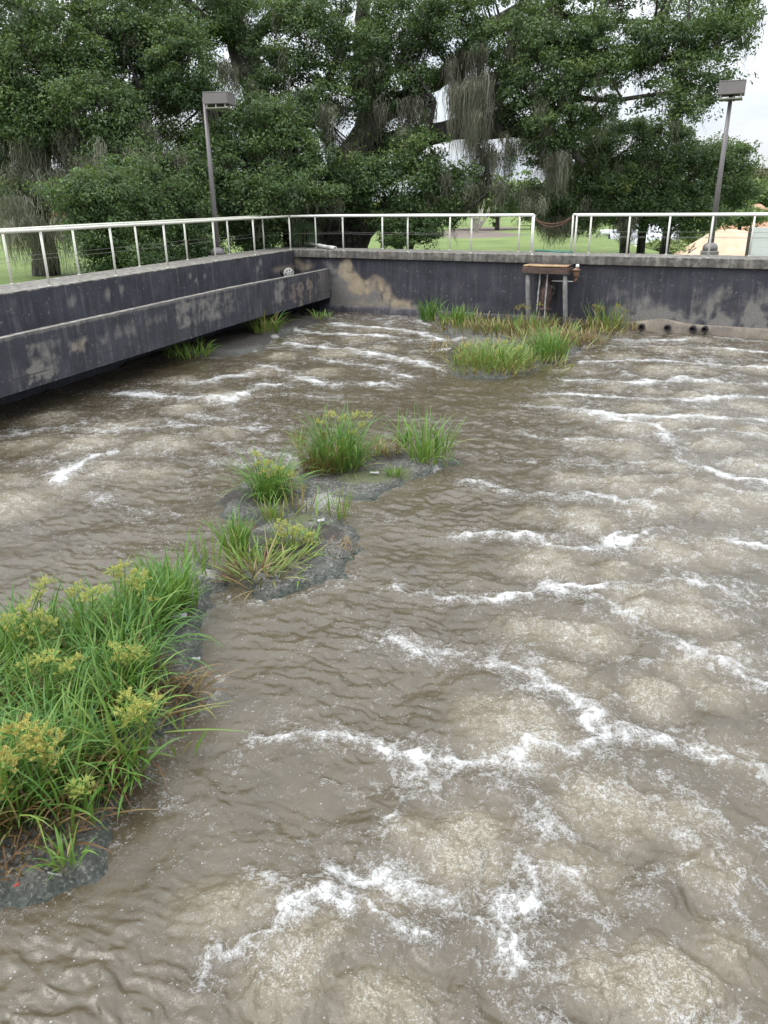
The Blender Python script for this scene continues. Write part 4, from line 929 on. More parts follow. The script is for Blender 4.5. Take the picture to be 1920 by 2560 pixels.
mat_patch('long dark sludge mat under the tall sedges at the left edge', d_([(-420, 1560), (-200, 1470), (60, 1395), (250, 1330), (345, 1262), (400, 1195), (440, 1195), (470, 1215), (490, 1260), (490, 1300), (452, 1340), (436, 1400), (440, 1460), (425, 1520), (400, 1580), (330, 1625), (300, 1690), (255, 1770), (252, 1845), (198, 1908), (100, 1958), (0, 1992), (-200, 2050), (-420, 2050)]),
          dirt=[(DW(150, 1500), .9), (DW(60, 1650), .8), (DW(330, 1330), .5), (DW(380, 1500), .25), (DW(220, 1700), .2)], foam=[(DW(455, 1250), .16), (DW(480, 1290), .12)], res=.022)
mat_patch('oval sludge mat nearest the open water with flattened grass on it', d_([(500, 1205), (500, 1175), (520, 1145), (560, 1120), (640, 1105), (690, 1100), (745, 1115), (775, 1145), (782, 1190), (775, 1230), (740, 1252), (670, 1275), (600, 1300), (545, 1300), (505, 1275), (492, 1240)]),
          dirt=[(DW(700, 1160), .28), (DW(560, 1180), .35), (DW(620, 1200), .4)], green=[(DW(600, 1230), .25), (DW(650, 1130), .2)], foam=[(DW(690, 1085), .2), (DW(520, 1290), .1)], res=.022)
mat_patch('tongue shaped sludge mat at the left of the middle group with one tall sedge', d_([(115, 655), (140, 560), (220, 490), (420, 460), (600, 520), (655, 600), (560, 680), (420, 700), (300, 700), (170, 700)], Z6), dirt=[(Z6(430, 580), .5), (Z6(230, 570), .3)], foam=[(Z6(640, 600), .2)], res=.025)
mat_patch('sludge mat of the middle group reaching right under the biggest sedge clump', d_([(560, 440), (620, 380), (800, 330), (1000, 325), (1150, 305), (1300, 345), (1440, 350), (1490, 385), (1300, 440), (1150, 500), (1000, 560), (850, 590), (740, 640), (640, 640), (580, 560)], Z6),
          dirt=[(Z6(760, 420), .6), (Z6(1060, 350), .45)], green=[(Z6(900, 480), .3), (Z6(1000, 470), .35), (Z6(1120, 450), .25)], foam=[(Z6(690, 600), .3), (Z6(800, 600), .2), (Z6(1350, 420), .15)], res=.025)
mat_patch('sludge island thick with grass in front of the steel platform', d_([(898, 690), (960, 652), (1100, 640), (1300, 655), (1362, 680), (1345, 728), (1270, 752), (1215, 775), (1165, 800), (1070, 822), (970, 812), (955, 770), (980, 740), (945, 712)]),
          dirt=[(DW(1100, 700), 2.), (DW(1250, 715), 1.6), (DW(1060, 770), 1.8), (DW(1150, 770), 1.2)], green=[(DW(1060, 800), .6)], foam=[(DW(990, 735), .3)], res=.05, jit=.2)
mat_patch('narrow sludge strip in the shadow under the overflow channel', d_([(250, 800), (350, 775), (440, 772), (520, 768), (575, 757), (590, 738), (645, 712), (700, 692), (722, 684), (640, 684), (560, 700), (430, 735), (250, 775)]),
          dirt=[(DW(480, 740), 2.), (DW(350, 775), 2.), (DW(620, 700), 1.5), (DW(700, 688), 1.)], foam=[(DW(600, 730), .25), (DW(560, 760), .2), (DW(645, 712), .2)], res=.05, jit=.2)

# ------------------------------------------------------------------ sedges and grasses
def blades(base, L, az, lean, bend, wid, tint, K=6):
    N = len(base); t_ = np.linspace(0, 1, K+1)
    hx, hy = np.cos(az), np.sin(az); cur = base.copy()
    V = np.zeros((N, K+1, 2, 3)); T = np.zeros((N, K+1, 2))
    tw = rng.uniform(-.9, .9, N)
    for k in range(K+1):
        th = lean+bend*t_[k]**1.4
        sa = az+math.pi/2+tw*t_[k]*.6; w_ = wid*min(1., .55+t_[k]*1.6)*(1-t_[k]**2.2)
        s = np.stack([np.cos(sa), np.sin(sa), .25*np.sin(tw)], 1)*w_[:, None]
        V[:, k, 0] = cur-s; V[:, k, 1] = cur+s
        T[:, k] = (tint+.10*(t_[k]-.5)-.35*np.maximum(0, .12-t_[k])*2)[:, None]
        d = np.stack([np.sin(th)*hx, np.sin(th)*hy, np.cos(th)], 1)
        cur = cur+d*(L/K)[:, None]
        cur[:, 2] = np.maximum(cur[:, 2], WZ+.015+.02*rng.random(N))
    i = np.arange(N*(K+1)*2).reshape(N, K+1, 2)
    q = np.stack([i[:, :-1, 0], i[:, :-1, 1], i[:, 1:, 1], i[:, 1:, 0]], -1).reshape(-1, 4)
    return V.reshape(-1, 3), q, np.clip(T.reshape(-1), 0, 1)
def blade_set(c, r, n, L, w=.007, tint=(.8, .14), lean=(.05, .5), bend=(.2, 1.4), ell_=1., az0=None):
    n = int(n*.62); w = w*1.3; L = L*.88
    a = rng.uniform(0, 2*math.pi, n); rr = r*np.sqrt(rng.random(n))
    b = np.zeros((n, 3)); b[:] = c; b[:, 0] += np.cos(a)*rr; b[:, 1] += np.sin(a)*rr*ell_
    az = a+rng.normal(0, .9, n) if az0 is None else az0+rng.normal(0, .7, n)
    return blades(b, L*rng.uniform(.55, 1.15, n), az, rng.uniform(*lean, n)*(.4+.6*rr/r), rng.uniform(*bend, n), w*rng.uniform(.6, 1.3, n), np.clip(rng.normal(tint[0], tint[1], n), 0, 1))
def join(L):
    V = []; Q = []; T = []; k = 0
    for v, q, t_ in L: V.append(v); Q.append(q+k); T.append(t_); k += len(v)
    return np.concatenate(V), np.concatenate(Q), np.concatenate(T)
def flower(top, size, nray=13, per=42, tint=.62):
    size = size*1.05
    """sedge umbel: thin rays, each with a fuzzy spikelet tuft"""
    mb = MB(); 
    for i in range(nray):
        a = rng.uniform(0, 2*math.pi); el = rng.uniform(.05, 1.35); L = size*rng.uniform(.45, 1.)
        d = np.array([math.cos(a)*math.cos(el), math.sin(a)*math.cos(el), math.sin(el)]); e = top+d*L-UP*L*.12
        sd = np.cross(d, UP); sd /= np.linalg.norm(sd)+1e-6
        mb.add([top-sd*.0012, top+sd*.0012, e+sd*.001, e-sd*.001], [(0, 1, 2, 3)], None, .7)
        n = per; o = rng.normal(size=(n, 3)); o /= np.linalg.norm(o, axis=1)[:, None]; o = o+d*.5
        st = e-d[None]*L*.35*rng.random((n, 1)); tip = st+o*size*.17*rng.uniform(.5, 1.2, (n, 1)); s2 = np.cross(o, rng.normal(size=(n, 3))); s2 /= np.linalg.norm(s2, axis=1)[:, None]; s2 *= size*.02
        v = np.stack([st, (st+tip)/2+s2, tip, (st+tip)/2-s2], 1).reshape(-1, 3)
        mb.add(v, np.arange(n*4).reshape(n, 4), None, np.clip(np.repeat(rng.normal(tint, .17, n), 4), 0, 1))
    return mb
def clump(name, label, cat, c, group, sets, heads=(), mat='sedge'):
    """sets: list of blade_set results; heads: (top point, size, tint, base point)"""
    o = thing(name, c, label, cat, group)
    V, q, t_ = join(sets); mesh_obj('leaves', V, q, M[mat], o, {'tint': t_}, False)
    for (top, size, tn, b) in heads:
        h = flower(top, size, tint=tn).build('flower_head', M['flower'], o)
        mid = (np.array(b)*.45+top*.55); mid[:2] = mid[:2]*.5+np.array(b)[:2]*.5
        mb = MB(); mb.tube([np.array(b), mid, top], [.0045, .004, .003], 5, False, a=.75)
        V2 = [blades(np.repeat(top[None], 6, 0), size*rng.uniform(1., 2.1, 6), np.arange(6)*1.05+rng.uniform(0, 6), np.full(6, 1.0), rng.uniform(.3, 1.1, 6), np.full(6, .0045), rng.normal(.75, .1, 6), 5)]
        v, q2, tt = join(V2); mb.add(v, q2, None, tt); mb.build('stem', M['sedge'], o)
    return o
def hz(px, py, base, lean_ok=True):
    """flower top: the point over 'base' (at its distance) seen at pixel px,py"""
    n = F_.copy(); n[2] = 0; n /= np.linalg.norm(n)
    return onplane(px, py, np.array(base, float), n)
def S6(x, y): return (480+x/2.183, 980+y/2.183)
GP = 'sedge and grass clumps on the sludge mats'
GRN, MIX, DEAD = (.84, .12), (.66, .2), (.14, .1)
# -- middle group
c = Z6(800, 415)
hd = [(hz(*S6(x, y), Z6(x+random.uniform(-20, 20), 400)), .10, t_, Z6(800+random.uniform(-90, 90), 410)) for x, y, t_ in ((760, 130, .6), (830, 150, .65), (900, 135, .7), (930, 190, .65), (690, 170, .6), (880, 230, .6), (700, 260, .1), (730, 240, .1), (840, 280, .35), (950, 130, .7), (660, 350, .4), (700, 380, .35), (780, 420, .1), (800, 380, .55), (720, 420, .15))]
clump('umbrella_sedge', 'tallest bushy sedge of the middle mats with browned flower heads on its left', 'sedge', c, GP, [blade_set(c, .34, 430, 1.06, .007, GRN, lean=(.05, .8), bend=(.6, 2.4)), blade_set(c, .4, 60, .7, .008, (.6, .2), lean=(.6, 1.3)), blade_set(Z6(760, 425), .34, 130, .6, .006, MIX), blade_set(Z6(715, 440), .26, 340, .55, .005, DEAD, bend=(.5, 1.8))], hd)
c = Z6(430, 585)
hd = [(hz(*S6(x, y), c), .10, t_, c+np.array([random.uniform(-.15, .15), 0, 0])) for x, y, t_ in ((350, 350, .6), (400, 440, .55), (440, 460, .5), (370, 400, .65), (470, 430, .6), (540, 460, .6), (420, 400, .65))]
clump('umbrella_sedge', 'rounded sedge tuft standing alone on the tongue shaped mat', 'sedge', c, GP, [blade_set(c, .2, 290, .84, .007, GRN, lean=(.05, .9), bend=(.6, 2.5)), blade_set(c, .24, 90, .5, .006, MIX)], hd)
c = Z6(1265, 385)
clump('tall_grass', 'bright green upright grass tuft at the right tip of the middle mats', 'grass', c, GP, [blade_set(c, .2, 110, .92, .009, (.78, .12), lean=(.05, .9), bend=(.3, 1.9)), blade_set(Z6(1370, 340), .16, 50, .7, .009, (.74, .12), bend=(.3, 1.4)), blade_set(Z6(1150, 310), .1, 40, .65, .008, GRN), blade_set(Z6(1300, 390), .3, 80, .36, .006, (.5, .2))])
c = Z6(1110, 470); clump('grass_tuft', 'small light green tuft on the mossy edge of the right middle mat', 'grass', c, GP, [blade_set(c, .09, 60, .26, .007, (.7, .1))])
c = Z6(800, 690); clump('grass_tuft', 'thin sparse grass tuft between the oval mat and the big sedge', 'grass', c, GP, [blade_set(c, .12, 50, .5, .006, (.6, .16), bend=(.1, .7))])
c = Z6(440, 710); clump('grass_tuft', 'yellowish grass tuft at the neck between two middle mats', 'grass', c, GP, [blade_set(c, .13, 90, .4, .007, (.62, .15)), blade_set(Z6(590, 650), .16, 46, .42, .005, (.3, .12), bend=(0, .8))])
c = Z6(545, 850)
hd = [(hz(*S6(x, y), Z6(x, 860)), .09, .72, Z6(x+random.uniform(-20, 20), 860)) for x, y in ((480, 720), (520, 740), (560, 780), (610, 800), (500, 800), (450, 830), (640, 820), (560, 850), (530, 880), (590, 760), (650, 790), (480, 770))]
clump('umbrella_sedge', 'low sprawling sedge with yellow green heads across the oval mat', 'sedge', c, GP, [blade_set(c, .28, 120, .34, .007, (.66, .14), lean=(.3, 1.1)), blade_set(Z6(640, 690), .3, 20, .5, .01, (.7, .08), lean=(.8, 1.2), az0=.5)], hd)
c = Z6(245, 880); clump('tall_grass', 'tall upright green grass on the left rim of the oval mat', 'grass', c, GP, [blade_set(c, .11, 100, .56, .009, (.76, .12), bend=(.1, 1.2)), blade_set(Z6(280, 930), .16, 70, .36, .008, (.6, .15))])
c = Z6(370, 990); clump('flattened_grass', 'flattened yellowing grass fallen across the front of the oval mat', 'grass', c, GP, [blade_set(c, .3, 120, .5, .009, (.5, .12), lean=(.8, 1.5), bend=(.1, .8)), blade_set(Z6(330, 1020), .25, 80, .4, .006, (.12, .1), lean=(.5, 1.4)), blade_set(Z6(480, 960), .3, 50, .5, .010, (.6, .1), lean=(1, 1.5), bend=(.1, .5), az0=.3)])
c = Z6(740, 870); clump('dead_grass', 'brown dead grass patch on the right side of the oval mat', 'dead grass', c, GP, [blade_set(c, .3, 160, .22, .005, DEAD, lean=(.8, 1.5))])
c = Z6(1050, 345); clump('dead_grass', 'brown broken reeds between the biggest sedge and the right grass tuft', 'dead grass', c, GP, [blade_set(c, .24, 140, .34, .006, (.17, .1), lean=(.2, 1.2)), blade_set(Z6(990, 360), .2, 70, .4, .007, (.55, .2), lean=(.3, 1.1))])
c = Z6(600, 310); clump('dry_stalks', 'few dry stalks rising left of the biggest sedge clump', 'dry stalks', c, GP, [blade_set(c, .16, 50, .45, .006, (.5, .2), bend=(.1, .9))])
# -- under the channel
c = DW(574, 716, -1.88); clump('grass_tuft', 'larger drooping grass tuft under the far part of the channel', 'grass', c, GP, [blade_set(c, .45, 170, .85, .016, (.62, .18), lean=(.3, .9), bend=(.8, 1.8))])
c = DW(410, 768, -1.88); clump('grass_tuft', 'smaller dark grass tuft under the near part of the channel', 'grass', c, GP, [blade_set(c, .5, 150, .6, .014, (.72, .15), lean=(.3, .9), bend=(.8, 1.6), ell_=1.3)])
c = DW(690, 688, -1.88); clump('grass_tuft', 'tiny grass tuft at the wall end of the shaded strip', 'grass', c, GP, [blade_set(c, .35, 60, .45, .012, (.7, .15), lean=(.3, .9), bend=(.8, 1.6))])
# -- back island
def isl(x, y): return DW(x, y, -1.88)
c = isl(925, 692); clump('tall_grass', 'dark green tall grass clump at the left tip of the back island', 'grass', c, GP, [blade_set(c, .24, 150, .85, .013, (.9, .08), bend=(.3, 1.4))])
c = isl(985, 700); clump('tall_grass', 'bright broad bladed grass behind the left side of the back island', 'grass', c, GP, [blade_set(c, .5, 200, .7, .014, (.74, .14)), blade_set(c, .8, 120, .4, .010, (.35, .15))])
c = isl(1065, 787); clump('umbrella_sedge', 'large yellow green grass mound at the front of the back island', 'sedge', c, GP, [blade_set(c, .85, 760, .66, .010, (.6, .17), lean=(.1, .9), bend=(.4, 1.8), ell_=1.2), blade_set(isl(1055, 795), 1.0, 420, .36, .010, (.38, .16), lean=(.2, 1.1))], [(hz(x*D, y*D+10, isl(x, 790)), .11, .65, isl(x, 795)) for x, y in ((1010, 740), (1050, 730), (1090, 735), (1120, 745), (1000, 760), (1075, 755))])
c = isl(1185, 775); clump('tall_grass', 'bright green upright tuft on the right front of the back island', 'grass', c, GP, [blade_set(c, .36, 280, .82, .011, (.74, .12), bend=(.3, 1.4))])
c = isl(1312, 712); clump('umbrella_sedge', 'reedy clump with brown tops at the right end of the back island', 'sedge', c, GP, [blade_set(c, .5, 130, .9, .010, (.6, .18), bend=(.1, 1.1)), blade_set(c, .8, 260, .42, .010, (.3, .15))], [(hz(x*D, y*D, isl(x, 710)), .12, .25, isl(x, 712)) for x, y in ((1285, 664), (1300, 668), (1335, 664), (1350, 675), (1290, 672))])
c = isl(1150, 712); clump('umbrella_sedge', 'green sedge growing round the grey posts of the steel platform', 'sedge', c, GP, [blade_set(c, .7, 170, .6, .010, (.64, .2), ell_=.6), blade_set(c, 1.0, 220, .5, .010, (.3, .12))], [(hz(x*D, y*D, isl(x, 708)), .12, .3, isl(x, 708)) for x, y in ((1128, 662), (1140, 668), (1165, 660), (1118, 668))])
c = isl(1110, 735)
pts = [isl(x, y) for x, y in ((1000, 712), (1060, 716), (1110, 722), (1170, 735), (1230, 735), (1270, 725), (1210, 745), (1120, 755), (1050, 690), (1240, 705), (1000, 765), (1150, 790))]
V, q, t_ = join([blade_set(p, .9, 170, .5, .010, (random.choice((.2, .28, .5)), .15), lean=(.3, 1.3)) for p in pts]+[blade_set(p, .8, 60, .55, .011, (.6, .18)) for p in pts[:5]])
tag(mesh_obj('straw_grass', V, q, M['sedge'], None, {'tint': t_}), 'matted straw and mixed short grass covering the back island', 'grass', None, 'stuff')
c = isl(1240, 742); clump('dead_grass', 'reddish brown dead grass heap on the right of the back island', 'dead grass', c, GP, [blade_set(c, .85, 420, .42, .008, (.10, .08), lean=(.6, 1.5), ell_=.8)])
# -- near left bed
NP = [DW(x, y)[:2] for x, y in ((-330, 1540), (-60, 1440), (110, 1405), (300, 1335), (360, 1298), (362, 1350), (342, 1420), (345, 1490), (296, 1570), (238, 1650), (150, 1735), (50, 1810), (-330, 1900))]
xs = [p[0] for p in NP]; ys = [p[1] for p in NP]; sets = []
cand = np.stack([rng.uniform(min(xs), max(xs), 1400), rng.uniform(min(ys), max(ys), 1400)], 1)
cand = cand[sdpoly(cand[:, 0], cand[:, 1], NP) > .02]
hv = fbm(cand[:, 0]*1.3, cand[:, 1]*1.3, 3, 91)
for (x, y), h_ in zip(cand[:250], hv):
    dd = random.random(); p = np.array([x, y, -1.88])
    sets.append(blade_set(p, .16, 26, .66+.45*h_, .0072, (.80+.25*h_, .15), lean=(.05, 1.0), bend=(.5, 2.5)))
    if dd < .7: sets.append(blade_set(p, .16, 16, .46, .006, (.22, .16), lean=(.2, 1.2), bend=(.3, 1.6)))
V, q, t_ = join(sets)
tag(mesh_obj('grass_bed', V, q, M['sedge'], None, {'tint': t_}), 'dense bed of long arching green grass on the left mat', 'grass', None, 'stuff')
def seedge(label, base, heads, n=60, L=.7, r=.14, tint=GRN, size=.085, ft=.68):
    c = DW(*base, -1.88); clump('umbrella_sedge', label, 'sedge', c, 'yellow flowered sedges in the left bed', [blade_set(c, r, n, L, .008, tint)], [(hz(x*D, y*D, c+np.array([random.uniform(-.08, .08), random.uniform(-.08, .08), 0])), size*random.uniform(.8, 1.15), ft+random.uniform(-.1, .1), c+np.array([random.uniform(-.08, .08), random.uniform(-.08, .08), 0])) for x, y in heads])
seedge('yellow flowered sedge with the highest heads at the back of the left bed', (270, 1385), ((245, 1235), (270, 1225), (295, 1240), (310, 1250), (262, 1250), (285, 1262), (300, 1275), (328, 1300)))
seedge('yellow flowered sedge second from the highest in the left bed', (190, 1410), ((170, 1272), (200, 1285), (215, 1278), (185, 1295), (160, 1285)))
seedge('single small yellow flowered sedge poking up at the far back left of the bed', (90, 1400), ((85, 1275), (100, 1262), (78, 1290)))
seedge('broad cluster of yellow sedge heads at the left edge of the bed', (55, 1450), ((20, 1345), (45, 1320), (70, 1340), (95, 1330), (60, 1370), (100, 1372), (35, 1380), (80, 1395), (15, 1365), (110, 1350), (60, 1305)))
seedge('yellow sedge heads left of centre in the bed above brown stems', (120, 1540), ((60, 1435), (90, 1430), (115, 1425), (150, 1440), (175, 1425), (135, 1455), (70, 1455)))
seedge('yellow sedge heads near the centre of the left bed', (265, 1510), ((245, 1400), (270, 1425), (290, 1410), (255, 1432), (300, 1425)))
seedge('yellow sedge leaning over the right edge of the left bed', (270, 1650), ((275, 1545), (300, 1530), (320, 1540), (290, 1560), (335, 1520), (270, 1570), (305, 1555), (280, 1512)), tint=MIX)
seedge('big golden sedge heads at the near left edge of the bed', (65, 1730), ((30, 1590), (60, 1575), (90, 1590), (50, 1620), (95, 1625), (120, 1640), (75, 1610), (45, 1640), (105, 1655), (20, 1650), (65, 1600), (120, 1610)), ft=.52, size=.1)
seedge('tiny green sedge heads low on the near right side of the bed', (170, 1770), ((160, 1700), (185, 1690), (175, 1715), (200, 1705)), n=30, ft=.8, size=.06)
seedge('golden sedge heads cut off by the lower left frame edge', (-5, 1780), ((5, 1660), (10, 1700), (-10, 1680), (0, 1720), (12, 1640)), ft=.45)
c = DW(368, 1318, -1.88); clump('tall_grass', 'bright green tall grass at the far tip of the left bed', 'grass', c, GP, [blade_set(c, .24, 260, .58, .010, (.76, .1), bend=(.4, 1.6)), blade_set(DW(360, 1330, -1.88), .2, 120, .6, .009, (.78, .1))])
c = DW(440, 1228, -1.88); clump('grass_tuft', 'thin grass tuft rising at the gap between left mat and oval mat', 'grass', c, GP, [blade_set(c, .2, 45, .5, .008, (.72, .1), bend=(.1, 1.))])
c = DW(255, 1660, -1.88); clump('overhanging_grass', 'grass hanging over the water edge with brown roots and green seed heads', 'grass', c, GP, [blade_set(c, .2, 110, .55, .010, (.76, .12), lean=(.5, 1.2), bend=(.8, 1.8), az0=-.9), blade_set(c, .22, 150, .4, .005, (.06, .08), lean=(.5, 1.4), bend=(.5, 1.6), az0=-1.2), blade_set(c, .12, 12, .6, .012, (.3, .05), lean=(.8, 1.2), az0=-1.1)])
c = DW(368, 1508, -1.88); clump('dead_grass', 'tan dead grass leaning off the right edge of the left bed', 'dead grass', c, GP, [blade_set(c, .26, 200, .42, .006, (.18, .09), lean=(.4, 1.4), bend=(.3, 1.4), az0=-.3)])
c = DW(40, 1790, -1.88); clump('dead_grass', 'rusty brown dead stems at the near foot of the left bed', 'dead grass', c, GP, [blade_set(c, .4, 320, .45, .006, (.09, .08), lean=(.3, 1.4)), blade_set(DW(120, 1750, -1.88), .3, 200, .4, .006, (.12, .1), lean=(.3, 1.4))])
c = DW(150, 1868, -1.88); clump('grass_tuft', 'lone small green seedling on the bare sludge at lower left', 'grass', c, GP, [blade_set(c, .07, 46, .3, .007, (.74, .08), lean=(.2, .8), bend=(.5, 1.6))])
c = DW(400, 1600, -1.93); clump('overhanging_grass', 'long thin runners trailing from the bed into open water', 'grass', c, GP, [blade_set(DW(330, 1570, -1.8), .12, 12, .8, .006, (.62, .12), lean=(1.1, 1.5), bend=(.1, .4), az0=-.15), blade_set(c, .2, 24, .25, .007, (.66, .12), lean=(.2, .8))])
# scraps lying on the mats
def scrap(label, c, L, w_, ang, mat='trash', cat='litter'):
    d = np.array([math.cos(ang), math.sin(ang), 0]); s = np.array([-d[1], d[0], 0]); mb = MB()
    mb.box(c, d, s, UP, L/2, w_/2, .006, .003); mb.box(c+d*L*.3+UP*.008+s*w_*.2, d*.8+s*.6, s*.8-d*.6, UP, L*.2, w_*.3, .004, .002); tag(mb.build('litter_scrap', M[mat], None), label, cat, 'scraps of litter on the mats')
scrap('thin white stick on the bare sludge at lower left', DW(118, 1888, -1.87), .09, .006, .1)
scrap('pale flat scrap at the right edge of the left bed', DW(490/1.1573, 1340/1.1573+265, -1.86), .07, .02, .2)
scrap('crumpled white scrap where the oval mat meets the neck', Z6(705, 700, -1.85), .08, .05, .6)
scrap('white flat scrap on the mossy right middle mat', Z6(995, 440, -1.85), .12, .04, .1)
M['red'] = simple('faded_red_plastic', (.45, .06, .04), .5); scrap('tiny red scrap on the bare sludge at lower left', DW(36, 1912, -1.87), .03, .01, 1., 'red')
scrap('white bag scrap in the grass at the back of the left bed', DW(385, 1330, -1.80), .14, .06, .3)

# ------------------------------------------------------------------ water
BOILS = [(480, 860, .9, 1.), (250, 925, .8, .8), (190, 965, .8, .9), (350, 965, .9, .8), (235, 1020, .8, .7), (30, 1095, .8, 1.), (20, 1040, .7, .6), (700, 805, .8, .8), (610, 770, .8, .7), (730, 765, .9, .9), (770, 735, .9, .7), (400, 885, .7, .8), (860, 715, .8, .6),
         (1450, 760, .9, .9), (1570, 762, .9, .9), (1430, 802, .9, 1.), (1560, 840, .8, .9), (1405, 850, .35, 1.4), (1395, 886, .8, .8), (1520, 905, .8, .7), (1360, 930, .7, 1.), (1550, 965, .62, 1.5), (1350, 972, .7, .7), (1350, 1050, .62, 1.3), (1520, 1055, .7, .7), (1540, 1100, .7, .9), (1275, 1132, .7, .9), (1400, 1108, .65, .7),
         (1180, 1218, .65, .9), (1450, 1200, .6, .9), (1565, 1195, .6, .8), (1250, 1375, .52, 1.4), (1150, 1365, .5, .7), (1400, 1330, .45, 1.), (1510, 1345, .45, 1.), (1425, 1512, .42, 1.4), (1545, 1500, .45, .6), (1120, 1590, .6, 1.), (1310, 1750, .55, .8), (1010, 1830, .5, 1.1), (900, 1800, .35, .8), (1440, 1770, .45, .5),
         (1420, 2150, .42, 1.15), (1300, 2120, .3, .8), (850, 2195, .4, .8), (620, 2100, .45, .7), (700, 2040, .3, .6), (1380, 1290, .5, .6), (1600, 1640, .4, .4), (1050, 1540, .4, .6),
         (1340, 772, .8, .8), (1500, 802, .8, .8), (1640, 800, .8, .9), (1330, 835, .7, .7), (1490, 858, .7, .8), (1625, 880, .7, .9), (1270, 902, .7, .6), (1450, 925, .6, .9), (1635, 935, .6, .9), (1265, 962, .6, .6), (1620, 1012, .6, .9), (1440, 1012, .55, .8), (1240, 1040, .55, .7), (1435, 1065, .5, .8), (1625, 1085, .55, .8), (1150, 1118, .5, .5), (1200, 870, .7, .5), (1250, 800, .8, .6), (1240, 745, .9, .6), (1340, 720, .9, .6), (1500, 735, .9, .8),
         (500, 745, .8, .6), (560, 805, .8, .8), (380, 822, .8, .6), (110, 905, .8, .7), (60, 962, .8, .7), (480, 935, .7, .6), (830, 755, .8, .7), (890, 775, .7, .5), (660, 735, .8, .6), (140, 1050, .7, .6), (320, 1030, .7, .5), (800, 715, .8, .6), (1230, 1240, .45, .6), (1330, 1240, .45, .6), (1480, 1290, .45, .7), (1210, 1470, .4, .6), (1490, 1440, .4, .7), (1580, 1420, .4, .6), (1300, 1500, .35, .5), (1260, 1900, .35, .6), (1530, 1880, .4, .6), (1550, 2040, .35, .6), (820, 1950, .3, .5), (500, 1960, .4, .5)]
